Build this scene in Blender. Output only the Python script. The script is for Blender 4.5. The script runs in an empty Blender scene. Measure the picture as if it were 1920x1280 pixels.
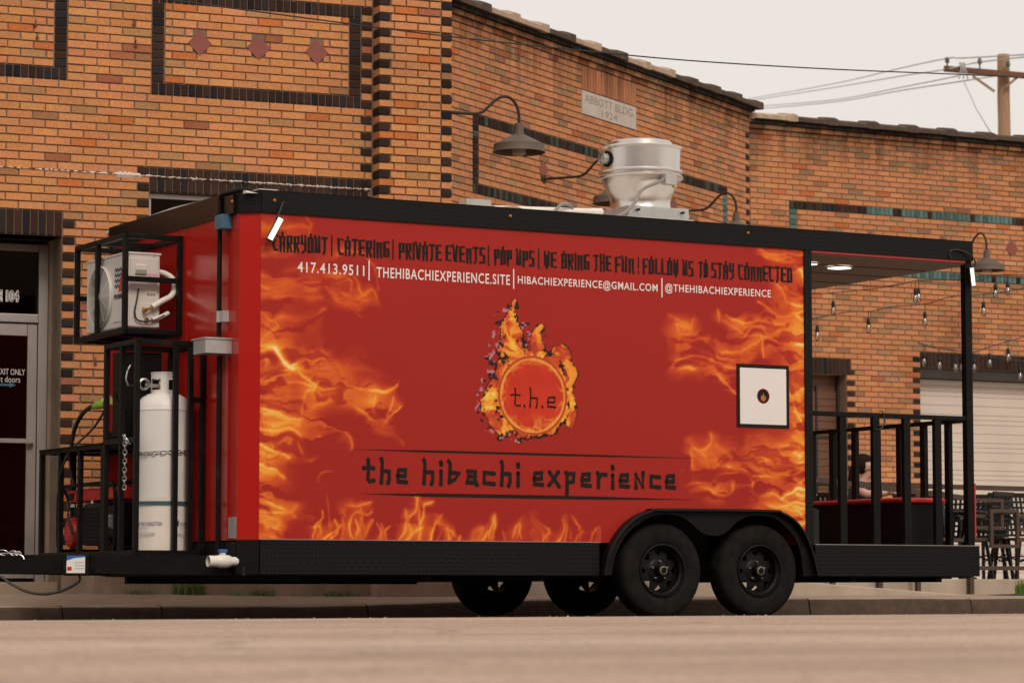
import bpy, bmesh, math, random
import numpy as np
from mathutils import Vector, Matrix
random.seed(7)
rng = np.random.default_rng(11)
R = math.radians
scene = bpy.context.scene
C = scene.collection
# ------------------------------------------------------------------ camera, light, exposure
FPX, PITCH, CAMH = 5454.15, .0852, .2033
cam = bpy.data.cameras.new('camera')
cam.sensor_width = 36; cam.sensor_fit = 'HORIZONTAL'
cam.lens = FPX / 1920 * 36
cam.clip_start = .1; cam.clip_end = 3000
cam.dof.use_dof = True; cam.dof.focus_distance = 21.3; cam.dof.aperture_fstop = 5.0
camo = bpy.data.objects.new('camera', cam); C.objects.link(camo)
camo.location = (0, 0, CAMH); camo.rotation_euler = (math.pi/2 + PITCH, 0, 0)
scene.camera = camo
SUN_EL, SUN_AZ = 42, 160
world = bpy.data.worlds.new('World'); scene.world = world; world.use_nodes = True
wn = world.node_tree.nodes; wl = world.node_tree.links; wn.clear()
sky = wn.new('ShaderNodeTexSky'); sky.sky_type = 'NISHITA'; sky.sun_disc = False
sky.sun_elevation = R(SUN_EL); sky.sun_rotation = R(SUN_AZ); sky.air_density = 1.2; sky.dust_density = 4.0
wmix = wn.new('ShaderNodeMix'); wmix.data_type = 'RGBA'; wmix.inputs[0].default_value = .9
wmix.inputs[7].default_value = (8.7, 8.0, 7.4, 1)          # even white overcast
bg = wn.new('ShaderNodeBackground'); bg.inputs[1].default_value = .1
wo = wn.new('ShaderNodeOutputWorld')
wt = wn.new('ShaderNodeTexCoord'); wz = wn.new('ShaderNodeTexNoise'); wz.inputs['Scale'].default_value = 3.5; wz.inputs['Detail'].default_value = 5
wr_ = wn.new('ShaderNodeMix'); wr_.data_type = 'RGBA'; wr_.inputs[6].default_value = (8.45, 7.72, 7.15, 1); wr_.inputs[7].default_value = (9.05, 8.38, 7.7, 1)   # thin, even cloud
wl.new(wt.outputs['Generated'], wz.inputs[0]); wl.new(wz.outputs[0], wr_.inputs[0]); wl.new(wr_.outputs[2], wmix.inputs[7])
wl.new(sky.outputs[0], wmix.inputs[6]); wl.new(wmix.outputs[2], bg.inputs[0]); wl.new(bg.outputs[0], wo.inputs[0])
sun = bpy.data.lights.new('sun', 'SUN'); sun.energy = 1.5; sun.angle = R(20); sun.color = (1, .9, .78)
suno = bpy.data.objects.new('sun', sun); C.objects.link(suno)
_d = Vector((math.sin(R(SUN_AZ))*math.cos(R(SUN_EL)), math.cos(R(SUN_AZ))*math.cos(R(SUN_EL)), math.sin(R(SUN_EL))))
suno.rotation_euler = (-_d).to_track_quat('-Z', 'Y').to_euler(); suno.location = (0, -10, 30)
vs = scene.view_settings
scene.display_settings.display_device = 'sRGB'
vs.view_transform = 'Standard'; vs.look = 'None'; vs.gamma = 1; vs.exposure = 0.04; vs.use_curve_mapping = False

# ------------------------------------------------------------------ helpers
class MB:
    """collects shapes in one mesh"""
    def __init__(s, off=(0, 0, 0)):
        s.v = []; s.f = []; s.o = off; s.sm = []
    def add(s, vs_, fs, smooth=False):
        n = len(s.v); ox, oy, oz = s.o
        s.v += [(x-ox, y-oy, z-oz) for x, y, z in vs_]
        s.f += [tuple(i+n for i in f) for f in fs]; s.sm += [smooth]*len(fs)
        return s
    def box(s, x0, x1, y0, y1, z0, z1):
        v = [(x, y, z) for z in (z0, z1) for y in (y0, y1) for x in (x0, x1)]
        return s.add(v, [(0, 2, 3, 1), (4, 5, 7, 6), (0, 1, 5, 4), (2, 6, 7, 3), (0, 4, 6, 2), (1, 3, 7, 5)])
    def quad(s, *p): return s.add(list(p), [tuple(range(len(p)))])
    def rings(s, rings, closed=True, caps=True, smooth=True):
        n = len(rings[0]); v = [p for r in rings for p in r]; f = []
        for i in range(len(rings)-1):
            for j in range(n if closed else n-1):
                k = (j+1) % n
                f.append((i*n+j, i*n+k, (i+1)*n+k, (i+1)*n+j))
        s.add(v, f, smooth)
        if caps: s.add(rings[0], [tuple(reversed(range(n)))]); s.add(rings[-1], [tuple(range(n))])
        return s
    def tube(s, pts, r, n=8, caps=True, rads=None):
        P = [Vector(p) for p in pts]; rings = []; up = Vector((0, 0, 1))
        for i, p in enumerate(P):
            t = (P[min(i+1, len(P)-1)] - P[max(i-1, 0)]).normalized()
            a = t.cross(up if abs(t.z) < .95 else Vector((1, 0, 0))).normalized(); b = a.cross(t).normalized()
            rr = rads[i] if rads else r
            rings.append([tuple(p + a*rr*math.cos(q) + b*rr*math.sin(q)) for q in [2*math.pi*k/n for k in range(n)]])
        return s.rings(rings, True, caps)
    def bar(s, p0, p1, w, h=None):
        """square bar between two points"""
        h = h or w; p0 = Vector(p0); p1 = Vector(p1); t = (p1-p0).normalized()
        up = Vector((0, 0, 1)) if abs(t.z) < .95 else Vector((0, 1, 0))
        a = t.cross(up).normalized()*w/2; b = a.cross(t).normalized()*h/2
        return s.rings([[tuple(p+a+b), tuple(p-a+b), tuple(p-a-b), tuple(p+a-b)] for p in (p0, p1)], True, True, False)
    def lathe(s, prof, c, axis='z', n=32, smooth=True, a0=0, a1=2*math.pi):
        full = abs(a1-a0-2*math.pi) < 1e-6; m = n if full else n+1; rings = []
        for r, h in prof:
            ring = []
            for k in range(m):
                q = a0+(a1-a0)*k/n; x, y = r*math.cos(q), r*math.sin(q)
                ring.append((c[0]+x, c[1]+y, c[2]+h) if axis == 'z' else (c[0]+x, c[1]+h, c[2]+y) if axis == 'y' else (c[0]+h, c[1]+x, c[2]+y))
            rings.append(ring)
        return s.rings(rings, full, False, smooth)
    def prism(s, poly, fn, d0, d1):
        """poly in 2-D, fn(p, q, d) -> 3-D"""
        n = len(poly)
        a = [fn(p, q, d0) for p, q in poly]; b = [fn(p, q, d1) for p, q in poly]
        s.add(a+b, [tuple(range(n)), tuple(reversed(range(n, 2*n)))] + [(i, i+n, (i+1) % n+n, (i+1) % n) for i in range(n)])
        return s
    def mesh(s, name):
        me = bpy.data.meshes.new(name); me.from_pydata(s.v, [], s.f)
        if any(s.sm):
            me.polygons.foreach_set('use_smooth', s.sm); me.set_sharp_from_angle(angle=R(40))
        me.update(); return me
    def build(s, name, m, parent=None, bevel=0, label=None, fix=True):
        me = s.mesh(name)
        if fix:
            bm = bmesh.new(); bm.from_mesh(me); bmesh.ops.recalc_face_normals(bm, faces=bm.faces); bm.to_mesh(me); bm.free()
        o = obj(name, me, m, parent)
        if bevel:
            md = o.modifiers.new('bevel', 'BEVEL'); md.width = bevel; md.segments = 2; md.limit_method = 'ANGLE'
        if label: o['label'] = label
        return o
def obj(name, me, m, parent=None):
    o = bpy.data.objects.new(name, me); C.objects.link(o)
    if m and not me.materials: me.materials.append(m)
    if parent: o.parent = parent
    return o
def tag(o, label, cat, group=None):
    o['label'] = label; o['category'] = cat
    if group: o['group'] = group
    return o
def thing(name, label, cat, loc=(0, 0, 0), rz=0, group=None):
    o = bpy.data.objects.new(name, None); C.objects.link(o); o.location = loc; o.rotation_euler = (0, 0, rz)
    o.empty_display_size = .2
    return tag(o, label, cat, group)
def kind(o, k): o['kind'] = k; return o
def copy_tree(o, parent=None):
    c = o.copy(); C.objects.link(c)
    if parent: c.parent = parent
    for ch in list(o.children): copy_tree(ch, c)
    return c
TX, TY, TH = -1.6867, 19.4028, .5097           # the trailer's front near corner and heading
ct, st = math.cos(TH), math.sin(TH)
def TW(a, b, z=0): return Vector((TX+a*ct-b*st, TY+a*st+b*ct, z))
def tthing(name, label, cat, a, b, z, group=None):
    return thing(name, label, cat, TW(a, b, z), TH, group)
def frame_of(th, ox, oy): 
    c, s = math.cos(th), math.sin(th)
    return lambda u, d, z: Vector((ox+u*c-d*s, oy+u*s+d*c, z))      # u along, d into the depth
# ------------------------------------------------------------------ materials
def nodes_of(name):
    m = bpy.data.materials.new(name); m.use_nodes = True
    return m, m.node_tree.nodes, m.node_tree.links, m.node_tree.nodes['Principled BSDF']
def mat(name, col, rough=.5, metal=0, bump=0, bscale=60, var=.12, vscale=3, spec=.5, emit=0, coat=0, stretch=(1, 1, 1), world_pos=False):
    m, n, l, p = nodes_of(name)
    p.inputs['Roughness'].default_value = rough; p.inputs['Metallic'].default_value = metal
    p.inputs['Specular IOR Level'].default_value = spec; p.inputs['Coat Weight'].default_value = coat
    p.inputs['Coat Roughness'].default_value = .06
    tc = n.new('ShaderNodeTexCoord'); mp = n.new('ShaderNodeMapping'); mp.inputs['Scale'].default_value = stretch
    if world_pos:
        g = n.new('ShaderNodeNewGeometry'); l.new(g.outputs['Position'], mp.inputs[0])
    else: l.new(tc.outputs['Object'], mp.inputs[0])
    nz = n.new('ShaderNodeTexNoise'); nz.inputs['Scale'].default_value = vscale; nz.inputs['Detail'].default_value = 6
    nz.inputs['Roughness'].default_value = .65; l.new(mp.outputs[0], nz.inputs['Vector'])
    mr = n.new('ShaderNodeMapRange'); mr.inputs[1].default_value = .25; mr.inputs[2].default_value = .75
    mr.inputs[3].default_value = 1-var; mr.inputs[4].default_value = 1+var; l.new(nz.outputs[0], mr.inputs[0])
    mx = n.new('ShaderNodeMix'); mx.data_type = 'RGBA'; mx.blend_type = 'MULTIPLY'; mx.inputs[0].default_value = 1
    mx.inputs[6].default_value = (*col, 1); l.new(mr.outputs[0], mx.inputs[7]); l.new(mx.outputs[2], p.inputs['Base Color'])
    rr = n.new('ShaderNodeMapRange'); rr.inputs[3].default_value = max(.02, rough-.08); rr.inputs[4].default_value = min(1, rough+.08)
    l.new(nz.outputs[0], rr.inputs[0]); l.new(rr.outputs[0], p.inputs['Roughness'])
    if bump:
        n2 = n.new('ShaderNodeTexNoise'); n2.inputs['Scale'].default_value = bscale; n2.inputs['Detail'].default_value = 4
        l.new(mp.outputs[0], n2.inputs['Vector'])
        b = n.new('ShaderNodeBump'); b.inputs['Strength'].default_value = bump; b.inputs['Distance'].default_value = .01
        l.new(n2.outputs[0], b.inputs['Height']); l.new(b.outputs[0], p.inputs['Normal'])
    if emit:
        p.inputs['Emission Color'].default_value = (*col, 1); p.inputs['Emission Strength'].default_value = emit
    return m
def brick_mat(name, src, stain=False):
    m, n, l, p = nodes_of(name)
    p.inputs['Roughness'].default_value = .9; p.inputs['Specular IOR Level'].default_value = .25
    if src == 'object':
        a = n.new('ShaderNodeObjectInfo'); out = a.outputs['Color']
    else:
        a = n.new('ShaderNodeAttribute'); a.attribute_name = 'Col'; out = a.outputs['Color']
    g = n.new('ShaderNodeNewGeometry')
    n1 = n.new('ShaderNodeTexNoise'); n1.inputs['Scale'].default_value = 60; n1.inputs['Detail'].default_value = 6; n1.inputs['Roughness'].default_value = .7
    l.new(g.outputs['Position'], n1.inputs['Vector'])
    mr = n.new('ShaderNodeMapRange'); mr.inputs[1].default_value = .3; mr.inputs[2].default_value = .7; mr.inputs[3].default_value = .70; mr.inputs[4].default_value = 1.24
    l.new(n1.outputs[0], mr.inputs[0])
    n3 = n.new('ShaderNodeTexNoise'); n3.inputs['Scale'].default_value = .9; n3.inputs['Detail'].default_value = 5
    l.new(g.outputs['Position'], n3.inputs['Vector'])
    m3 = n.new('ShaderNodeMapRange'); m3.inputs[1].default_value = .3; m3.inputs[2].default_value = .7; m3.inputs[3].default_value = .86; m3.inputs[4].default_value = 1.1
    l.new(n3.outputs[0], m3.inputs[0])
    mm = n.new('ShaderNodeMath'); mm.operation = 'MULTIPLY'; l.new(mr.outputs[0], mm.inputs[0]); l.new(m3.outputs[0], mm.inputs[1])
    fac = mm.outputs[0]
    if stain:   # soot washed down from the coping, with ragged lower ends
        sp = n.new('ShaderNodeSeparateXYZ'); l.new(g.outputs['Position'], sp.inputs[0])
        mp = n.new('ShaderNodeMapping'); mp.inputs['Scale'].default_value = (5, 5, .35); l.new(g.outputs['Position'], mp.inputs[0])
        ns = n.new('ShaderNodeTexNoise'); ns.inputs['Scale'].default_value = 1.6; ns.inputs['Detail'].default_value = 5; l.new(mp.outputs[0], ns.inputs['Vector'])
        ad = n.new('ShaderNodeMath'); ad.operation = 'MULTIPLY_ADD'; ad.inputs[1].default_value = 1.3; l.new(ns.outputs[0], ad.inputs[0]); l.new(sp.outputs[2], ad.inputs[2])
        ms = n.new('ShaderNodeMapRange'); ms.inputs[1].default_value = 6.2; ms.inputs[2].default_value = 6.75; ms.inputs[3].default_value = 1; ms.inputs[4].default_value = .38
        l.new(ad.outputs[0], ms.inputs[0])
        m2 = n.new('ShaderNodeMath'); m2.operation = 'MULTIPLY'; l.new(fac, m2.inputs[0]); l.new(ms.outputs[0], m2.inputs[1]); fac = m2.outputs[0]
    mx = n.new('ShaderNodeMix'); mx.data_type = 'RGBA'; mx.blend_type = 'MULTIPLY'; mx.inputs[0].default_value = 1
    l.new(out, mx.inputs[6]); l.new(fac, mx.inputs[7]); l.new(mx.outputs[2], p.inputs['Base Color'])
    n2 = n.new('ShaderNodeTexNoise'); n2.inputs['Scale'].default_value = 170; n2.inputs['Detail'].default_value = 3
    mp2 = n.new('ShaderNodeMapping'); mp2.inputs['Scale'].default_value = (1, 1, .45); l.new(g.outputs['Position'], mp2.inputs[0]); l.new(mp2.outputs[0], n2.inputs['Vector'])
    b = n.new('ShaderNodeBump'); b.inputs['Strength'].default_value = .55; b.inputs['Distance'].default_value = .006
    l.new(n2.outputs[0], b.inputs['Height']); l.new(b.outputs[0], p.inputs['Normal'])
    return m
def tread_mat(name, col, rough):
    """black diamond-plate: small raised lugs turned alternately left and right"""
    m, n, l, p = nodes_of(name)
    p.inputs['Base Color'].default_value = (*col, 1); p.inputs['Roughness'].default_value = rough; p.inputs['Specular IOR Level'].default_value = .2
    tc = n.new('ShaderNodeTexCoord'); sp = n.new('ShaderNodeSeparateXYZ'); l.new(tc.outputs['Object'], sp.inputs[0])
    def M(op, a, b=None, c=None):
        k = n.new('ShaderNodeMath'); k.operation = op
        for i, x in enumerate((a, b, c)):
            if x is None: continue
            if isinstance(x, (int, float)): k.inputs[i].default_value = x
            else: l.new(x, k.inputs[i])
        return k.outputs[0]
    x = M('ADD', sp.outputs[0], sp.outputs[1]); S = 1/.03
    U = M('MULTIPLY', x, S); V = M('MULTIPLY', sp.outputs[2], S)
    par = M('MODULO', M('ADD', M('FLOOR', U), M('FLOOR', V)), 2); par = M('ABSOLUTE', par)
    fu = M('SUBTRACT', M('FRACT', U), .5); fv = M('SUBTRACT', M('FRACT', V), .5)
    sg = M('MULTIPLY_ADD', par, 2, -1)
    p1 = M('ADD', fu, M('MULTIPLY', fv, sg)); p2 = M('SUBTRACT', fu, M('MULTIPLY', fv, sg))
    e = M('ADD', M('POWER', M('DIVIDE', M('ABSOLUTE', p1), .60), 2), M('POWER', M('DIVIDE', M('ABSOLUTE', p2), .12), 2))
    h = n.new('ShaderNodeMapRange'); h.inputs[1].default_value = 1.3; h.inputs[2].default_value = .5; l.new(e, h.inputs[0])
    b = n.new('ShaderNodeBump'); b.inputs['Strength'].default_value = .9; b.inputs['Distance'].default_value = .003; l.new(h.outputs[0], b.inputs['Height'])
    l.new(b.outputs[0], p.inputs['Normal'])
    cr = n.new('ShaderNodeMix'); cr.data_type = 'RGBA'; cr.inputs[6].default_value = (*[c*.8 for c in col], 1); cr.inputs[7].default_value = (*[c*4.5 for c in col], 1)  # paler lug colour stands in for highlights, along with some wear
    nz = n.new('ShaderNodeTexNoise'); nz.inputs['Scale'].default_value = 2.5; nz.inputs['Detail'].default_value = 7; l.new(tc.outputs['Object'], nz.inputs[0])
    l.new(M('MULTIPLY', h.outputs[0], M('MULTIPLY_ADD', nz.outputs[0], 2.2, -.35)), cr.inputs[0]); l.new(cr.outputs[2], p.inputs['Base Color'])
    rr = n.new('ShaderNodeMapRange'); rr.inputs[3].default_value = rough-.12; rr.inputs[4].default_value = rough+.15; l.new(nz.outputs[0], rr.inputs[0]); l.new(rr.outputs[0], p.inputs['Roughness'])
    return m
def glass_mat(name, tint, refl):
    m, n, l, p = nodes_of(name); n.remove(p)
    o = n['Material Output']; t = n.new('ShaderNodeBsdfTransparent'); t.inputs[0].default_value = (*tint, 1)
    g = n.new('ShaderNodeBsdfGlossy'); g.inputs['Roughness'].default_value = .015
    fr = n.new('ShaderNodeFresnel'); fr.inputs[0].default_value = 1.5
    ma = n.new('ShaderNodeMath'); ma.operation = 'MULTIPLY_ADD'; ma.inputs[1].default_value = 1; ma.inputs[2].default_value = refl; l.new(fr.outputs[0], ma.inputs[0])
    mx = n.new('ShaderNodeMixShader'); l.new(ma.outputs[0], mx.inputs[0]); l.new(t.outputs[0], mx.inputs[1]); l.new(g.outputs[0], mx.inputs[2]); l.new(mx.outputs[0], o.inputs[0])
    return m
M = {}
M['tread'] = tread_mat('black_tread_plate', (.0058, .0052, .005), .5)
M['black'] = mat('black_painted_steel', (.0055, .0048, .0042), .45, spec=.17, var=.35, vscale=9, bump=.05)
M['black_gloss'] = mat('black_gloss_trim', (.008, .006, .0045), .25, spec=.3, var=.2)
M['under'] = mat('black_underbody', (.008, .008, .008), .8, var=.3)
M['rubber'] = mat('tyre_rubber', (.0125, .0108, .0095), .85, spec=.1, var=.5, vscale=12, bump=.15, bscale=120)
M['rim'] = mat('black_wheel_steel', (.006, .0056, .0052), .45, spec=.2, var=.3, vscale=10)
M['red'] = mat('red_gelcoat', (.47, .014, .009), .2, var=.05, spec=.35, coat=.35)
M['red_trim'] = mat('red_trim', (.42, .02, .02), .4)
M['red_plastic'] = mat('red_plastic', (.56, .022, .016), .4)
M['white_metal'] = mat('white_enamel', (.72, .69, .66), .38, var=.05)
M['offwhite'] = mat('offwhite_enamel', (.66, .62, .57), .4, var=.05)
M['tank'] = mat('tank_white_paint', (.80, .755, .72), .42, var=.05, vscale=2, stretch=(1, 1, .4))
M['alu'] = mat('spun_aluminium', (.70, .66, .62), .3, metal=1, var=.1, vscale=5, stretch=(1, 1, .6))
M['alu_frame'] = mat('aluminium_frame', (.45, .41, .39), .42, metal=.75, var=.08)
M['galv'] = mat('galvanised_steel', (.50, .49, .47), .45, metal=.7, var=.15, vscale=14)
M['chrome'] = mat('zinc_chain', (.62, .61, .6), .3, metal=1)
M['brass'] = mat('brass', (.5, .33, .1), .35, metal=1)
M['pvc'] = mat('white_pvc', (.78, .72, .66), .4, var=.04)
M['grey_plastic'] = mat('grey_plastic', (.3, .29, .27), .5)
M['grey_conduit'] = mat('grey_conduit', (.24, .22, .2), .5)
M['blue'] = mat('blue_plastic', (.03, .12, .38), .4)
M['blue_metal'] = mat('blue_bracket', (.05, .13, .20), .4, var=.3, vscale=20)
M['green'] = mat('green_plug', (.32, .5, .06), .45)
M['cable'] = mat('black_cable', (.015, .014, .014), .5)
M['amber'] = mat('amber_lens', (.42, .14, .025), .3)
M['mortar'] = mat('mortar', (.20, .14, .092), .95, var=.25, vscale=6, bump=.5, bscale=90, world_pos=True)
M['mortar2'] = mat('pale_mortar', (.29, .195, .125), .95, var=.2, vscale=6, bump=.5, bscale=90, world_pos=True)
M['door_print'] = mat('grey_window_print', (.52, .50, .48), .5)
M['concrete'] = mat('old_concrete', (.34, .255, .18), .9, var=.3, vscale=3, bump=.35, bscale=35, world_pos=True)
M['concrete_pale'] = mat('pale_concrete', (.42, .34, .26), .9, var=.22, vscale=2.2, bump=.25, bscale=40, world_pos=True)
M['kerb'] = mat('shaded_kerb_concrete', (.075, .047, .029), .92, var=.4, vscale=9, bump=.6, bscale=45, world_pos=True)  # mossy, grimy brown made darker still for the shade the trailer casts
M['walk'] = mat('sidewalk_concrete', (.30, .222, .16), .92, var=.22, vscale=2.5, bump=.25, bscale=60, world_pos=True)
M['stone'] = mat('limestone', (.50, .44, .385), .8, var=.14, vscale=7, bump=.15, bscale=70, world_pos=True)
M['stone_groove_shade'] = mat('letter_groove_shade', (.23, .195, .165), .9)  # darker stone standing in for the shade inside the engraved letters
M['terracotta'] = mat('terracotta_tile', (.235, .062, .042), .6, var=.15, vscale=12)
M['coping_dark'] = mat('dark_glazed_coping', (.085, .06, .045), .8, spec=.2, var=.4, vscale=7, world_pos=True)
M['coping_buff'] = mat('buff_coping', (.40, .29, .20), .7, var=.3, vscale=8, world_pos=True)
M['lamp_shade'] = mat('bronze_enamel', (.125, .092, .073), .6, var=.1, spec=.3)
M['lamp_in'] = mat('lamp_inside', (.42, .36, .31), .5)
M['lamp_arm'] = mat('bronze_pipe', (.045, .03, .02), .6, spec=.2)
M['wood_pole'] = mat('weathered_pole_wood', (.36, .215, .125), .9, var=.35, vscale=9, stretch=(4, 4, .25), bump=.4, bscale=30)
M['wood_dark'] = mat('crossarm_wood', (.16, .065, .035), .8, var=.3, vscale=10)
M['insulator'] = mat('glass_insulator', (.12, .14, .12), .2)
M['wire'] = mat('aluminium_wire', (.42, .38, .34), .6)
M['fence'] = mat('brown_steel', (.075, .048, .034), .55, spec=.3, var=.15)
M['chair'] = mat('black_patio_steel', (.010, .0095, .009), .5, spec=.3)
M['garage'] = mat('garage_white', (.62, .535, .465), .55, var=.07, vscale=1.5, world_pos=True)
M['brown_door'] = mat('brown_door', (.145, .062, .032), .5, var=.2, vscale=5, stretch=(1, 1, 8))
M['lintel'] = mat('dark_steel_lintel', (.03, .022, .018), .6, var=.3)
M['dark_room'] = mat('dark_interior', (.20, .195, .175), .9)
M['vinyl_white'] = mat('white_vinyl', (.83, .78, .75), .4, var=.02)
M['vinyl_black'] = mat('black_vinyl', (.013, .010, .008), .5, spec=.2, var=.1)
M['ceiling'] = mat('ceiling_panel', (.24, .175, .125), .5, var=.12)
M['lamp_on'] = mat('lit_lens', (1, .95, .82), .5, emit=3, var=.01)
M['led_on'] = mat('lit_led', (.97, 1, .86), .5, emit=1.8, var=.01)
M['caulk'] = mat('old_caulk', (.62, .52, .44), .8, var=.2, vscale=25)
M['skin'] = mat('skin', (.52, .30, .22), .55, var=.06)
M['navy'] = mat('navy_tshirt', (.02, .03, .05), .85, var=.2, vscale=20)
M['hair'] = mat('dark_brown_hair', (.016, .009, .006), .85, spec=.1, var=.3, vscale=40)
M['eye'] = mat('eye', (.02, .015, .012), .3)
M['jeans'] = mat('jeans', (.03, .04, .07), .9)
M['leaf'] = mat('weed_leaf', (.12, .19, .035), .7, var=.5, vscale=20)
M['leaf_bright'] = mat('bright_leaf', (.16, .26, .04), .7, var=.4, vscale=20)
M['mulch'] = mat('dark_mulch', (.03, .022, .017), .95, var=.6, vscale=40, bump=.8, bscale=60)
M['paper'] = mat('paper_wrap', (.82, .73, .65), .7, var=.07, vscale=12)
M['teal_band'] = mat('teal_band', (.03, .11, .15), .5)
M['navy_print'] = mat('navy_print', (.025, .06, .12), .5)
M['grey_print'] = mat('grey_print', (.36, .36, .36), .6)
M['rust'] = mat('rusty_steel', (.14, .05, .02), .85, var=.5, vscale=30)
M['glass_dark'] = glass_mat('window_glass', (.68, .63, .56), .0)
M['bulb'] = glass_mat('bulb_glass', (.85, .82, .78), .12)
M['tape'] = mat('grey_tape', (.4, .37, .34), .5)
M['plate'] = mat('metal_data_plate', (.38, .33, .31), .45, metal=.4, var=.4, vscale=60)
M['pink_label'] = mat('pink_label', (.6, .36, .45), .5)
M['hub_ring'] = mat('worn_steel', (.26, .22, .17), .5, metal=.6, var=.3, vscale=60)
M['yellow'] = mat('yellow_tag', (.62, .47, .1), .6)
M['white_print'] = mat('white_print', (.8, .78, .75), .5)
M['brick1'] = brick_mat('rug_brick', 'object'); M['brickm'] = brick_mat('rug_brick_mass', 'attr')
M['brick2'] = brick_mat('rug_brick_sooty', 'object', True); M['brick2m'] = brick_mat('rug_brick_sooty_mass', 'attr', True)
def road_mat():
    m = mat('road_surface', (.43, .30, .22), .9, var=.26, vscale=1.3, bump=.35, bscale=130, stretch=(.35, 1, 1))
    n = m.node_tree.nodes; l = m.node_tree.links; p = n['Principled BSDF']
    src = p.inputs['Base Color'].links[0].from_socket
    tc = n.new('ShaderNodeTexCoord'); sp = n.new('ShaderNodeSeparateXYZ'); l.new(tc.outputs['Object'], sp.inputs[0])
    nz = n.new('ShaderNodeTexNoise'); nz.inputs['Scale'].default_value = 1.1; nz.inputs['Detail'].default_value = 6; l.new(tc.outputs['Object'], nz.inputs[0])
    ad = n.new('ShaderNodeMath'); ad.operation = 'MULTIPLY_ADD'; ad.inputs[1].default_value = .9; l.new(nz.outputs[0], ad.inputs[0]); l.new(sp.outputs[1], ad.inputs[2])
    # a worn pale stripe along the road
    sb = n.new('ShaderNodeMath'); sb.operation = 'ADD'; sb.inputs[1].default_value = 10.3; l.new(ad.outputs[0], sb.inputs[0])
    ab = n.new('ShaderNodeMath'); ab.operation = 'ABSOLUTE'; l.new(sb.outputs[0], ab.inputs[0])
    mr = n.new('ShaderNodeMapRange'); mr.inputs[1].default_value = .5; mr.inputs[2].default_value = .15; mr.inputs[3].default_value = 0; mr.inputs[4].default_value = .55; l.new(ab.outputs[0], mr.inputs[0])
    mx = n.new('ShaderNodeMix'); mx.data_type = 'RGBA'; l.new(mr.outputs[0], mx.inputs[0]); l.new(src, mx.inputs[6]); mx.inputs[7].default_value = (.50, .39, .31, 1)
    # fine aggregate
    vo = n.new('ShaderNodeTexNoise'); vo.inputs['Scale'].default_value = 55; vo.inputs['Detail'].default_value = 3; l.new(tc.outputs['Object'], vo.inputs[0])
    m2 = n.new('ShaderNodeMapRange'); m2.inputs[1].default_value = .3; m2.inputs[2].default_value = .7; m2.inputs[3].default_value = .58; m2.inputs[4].default_value = 1.36; l.new(vo.outputs[0], m2.inputs[0])
    m3 = n.new('ShaderNodeMix'); m3.data_type = 'RGBA'; m3.blend_type = 'MULTIPLY'; m3.inputs[0].default_value = 1; l.new(mx.outputs[2], m3.inputs[6]); l.new(m2.outputs[0], m3.inputs[7])
    l.new(m3.outputs[2], p.inputs['Base Color']); return m
def worn(m, colr, lo, hi, scale):
    """rust blooms and scuffs broken through the paint"""
    n = m.node_tree.nodes; l = m.node_tree.links; p = n['Principled BSDF']; src = p.inputs['Base Color'].links[0].from_socket
    tc = n.new('ShaderNodeTexCoord'); nz = n.new('ShaderNodeTexNoise'); nz.inputs['Scale'].default_value = scale; nz.inputs['Detail'].default_value = 8; nz.inputs['Roughness'].default_value = .72
    l.new(tc.outputs['Object'], nz.inputs[0]); mr = n.new('ShaderNodeMapRange'); mr.inputs[1].default_value = lo; mr.inputs[2].default_value = hi; l.new(nz.outputs[0], mr.inputs[0])
    mx = n.new('ShaderNodeMix'); mx.data_type = 'RGBA'; l.new(mr.outputs[0], mx.inputs[0]); l.new(src, mx.inputs[6]); mx.inputs[7].default_value = (*colr, 1); l.new(mx.outputs[2], p.inputs['Base Color'])
worn(M['black'], (.045, .030, .022), .58, .80, 5); worn(M['rubber'], (.026, .021, .016), .5, .9, 7); worn(M['red'], (.30, .06, .04), .66, .9, 3)
worn(M['tank'], (.45, .36, .28), .62, .85, 6); worn(M['offwhite'], (.42, .36, .29), .62, .86, 7)
M['lane'] = mat('darkened_lane_asphalt', (.055, .046, .038), .95, var=.3, bump=.4, bscale=90)  # invented dark surface, lowers the bounce light under the trailer
M['bezel'] = mat('lamp_bezel', (.30, .31, .20), .4)
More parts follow.
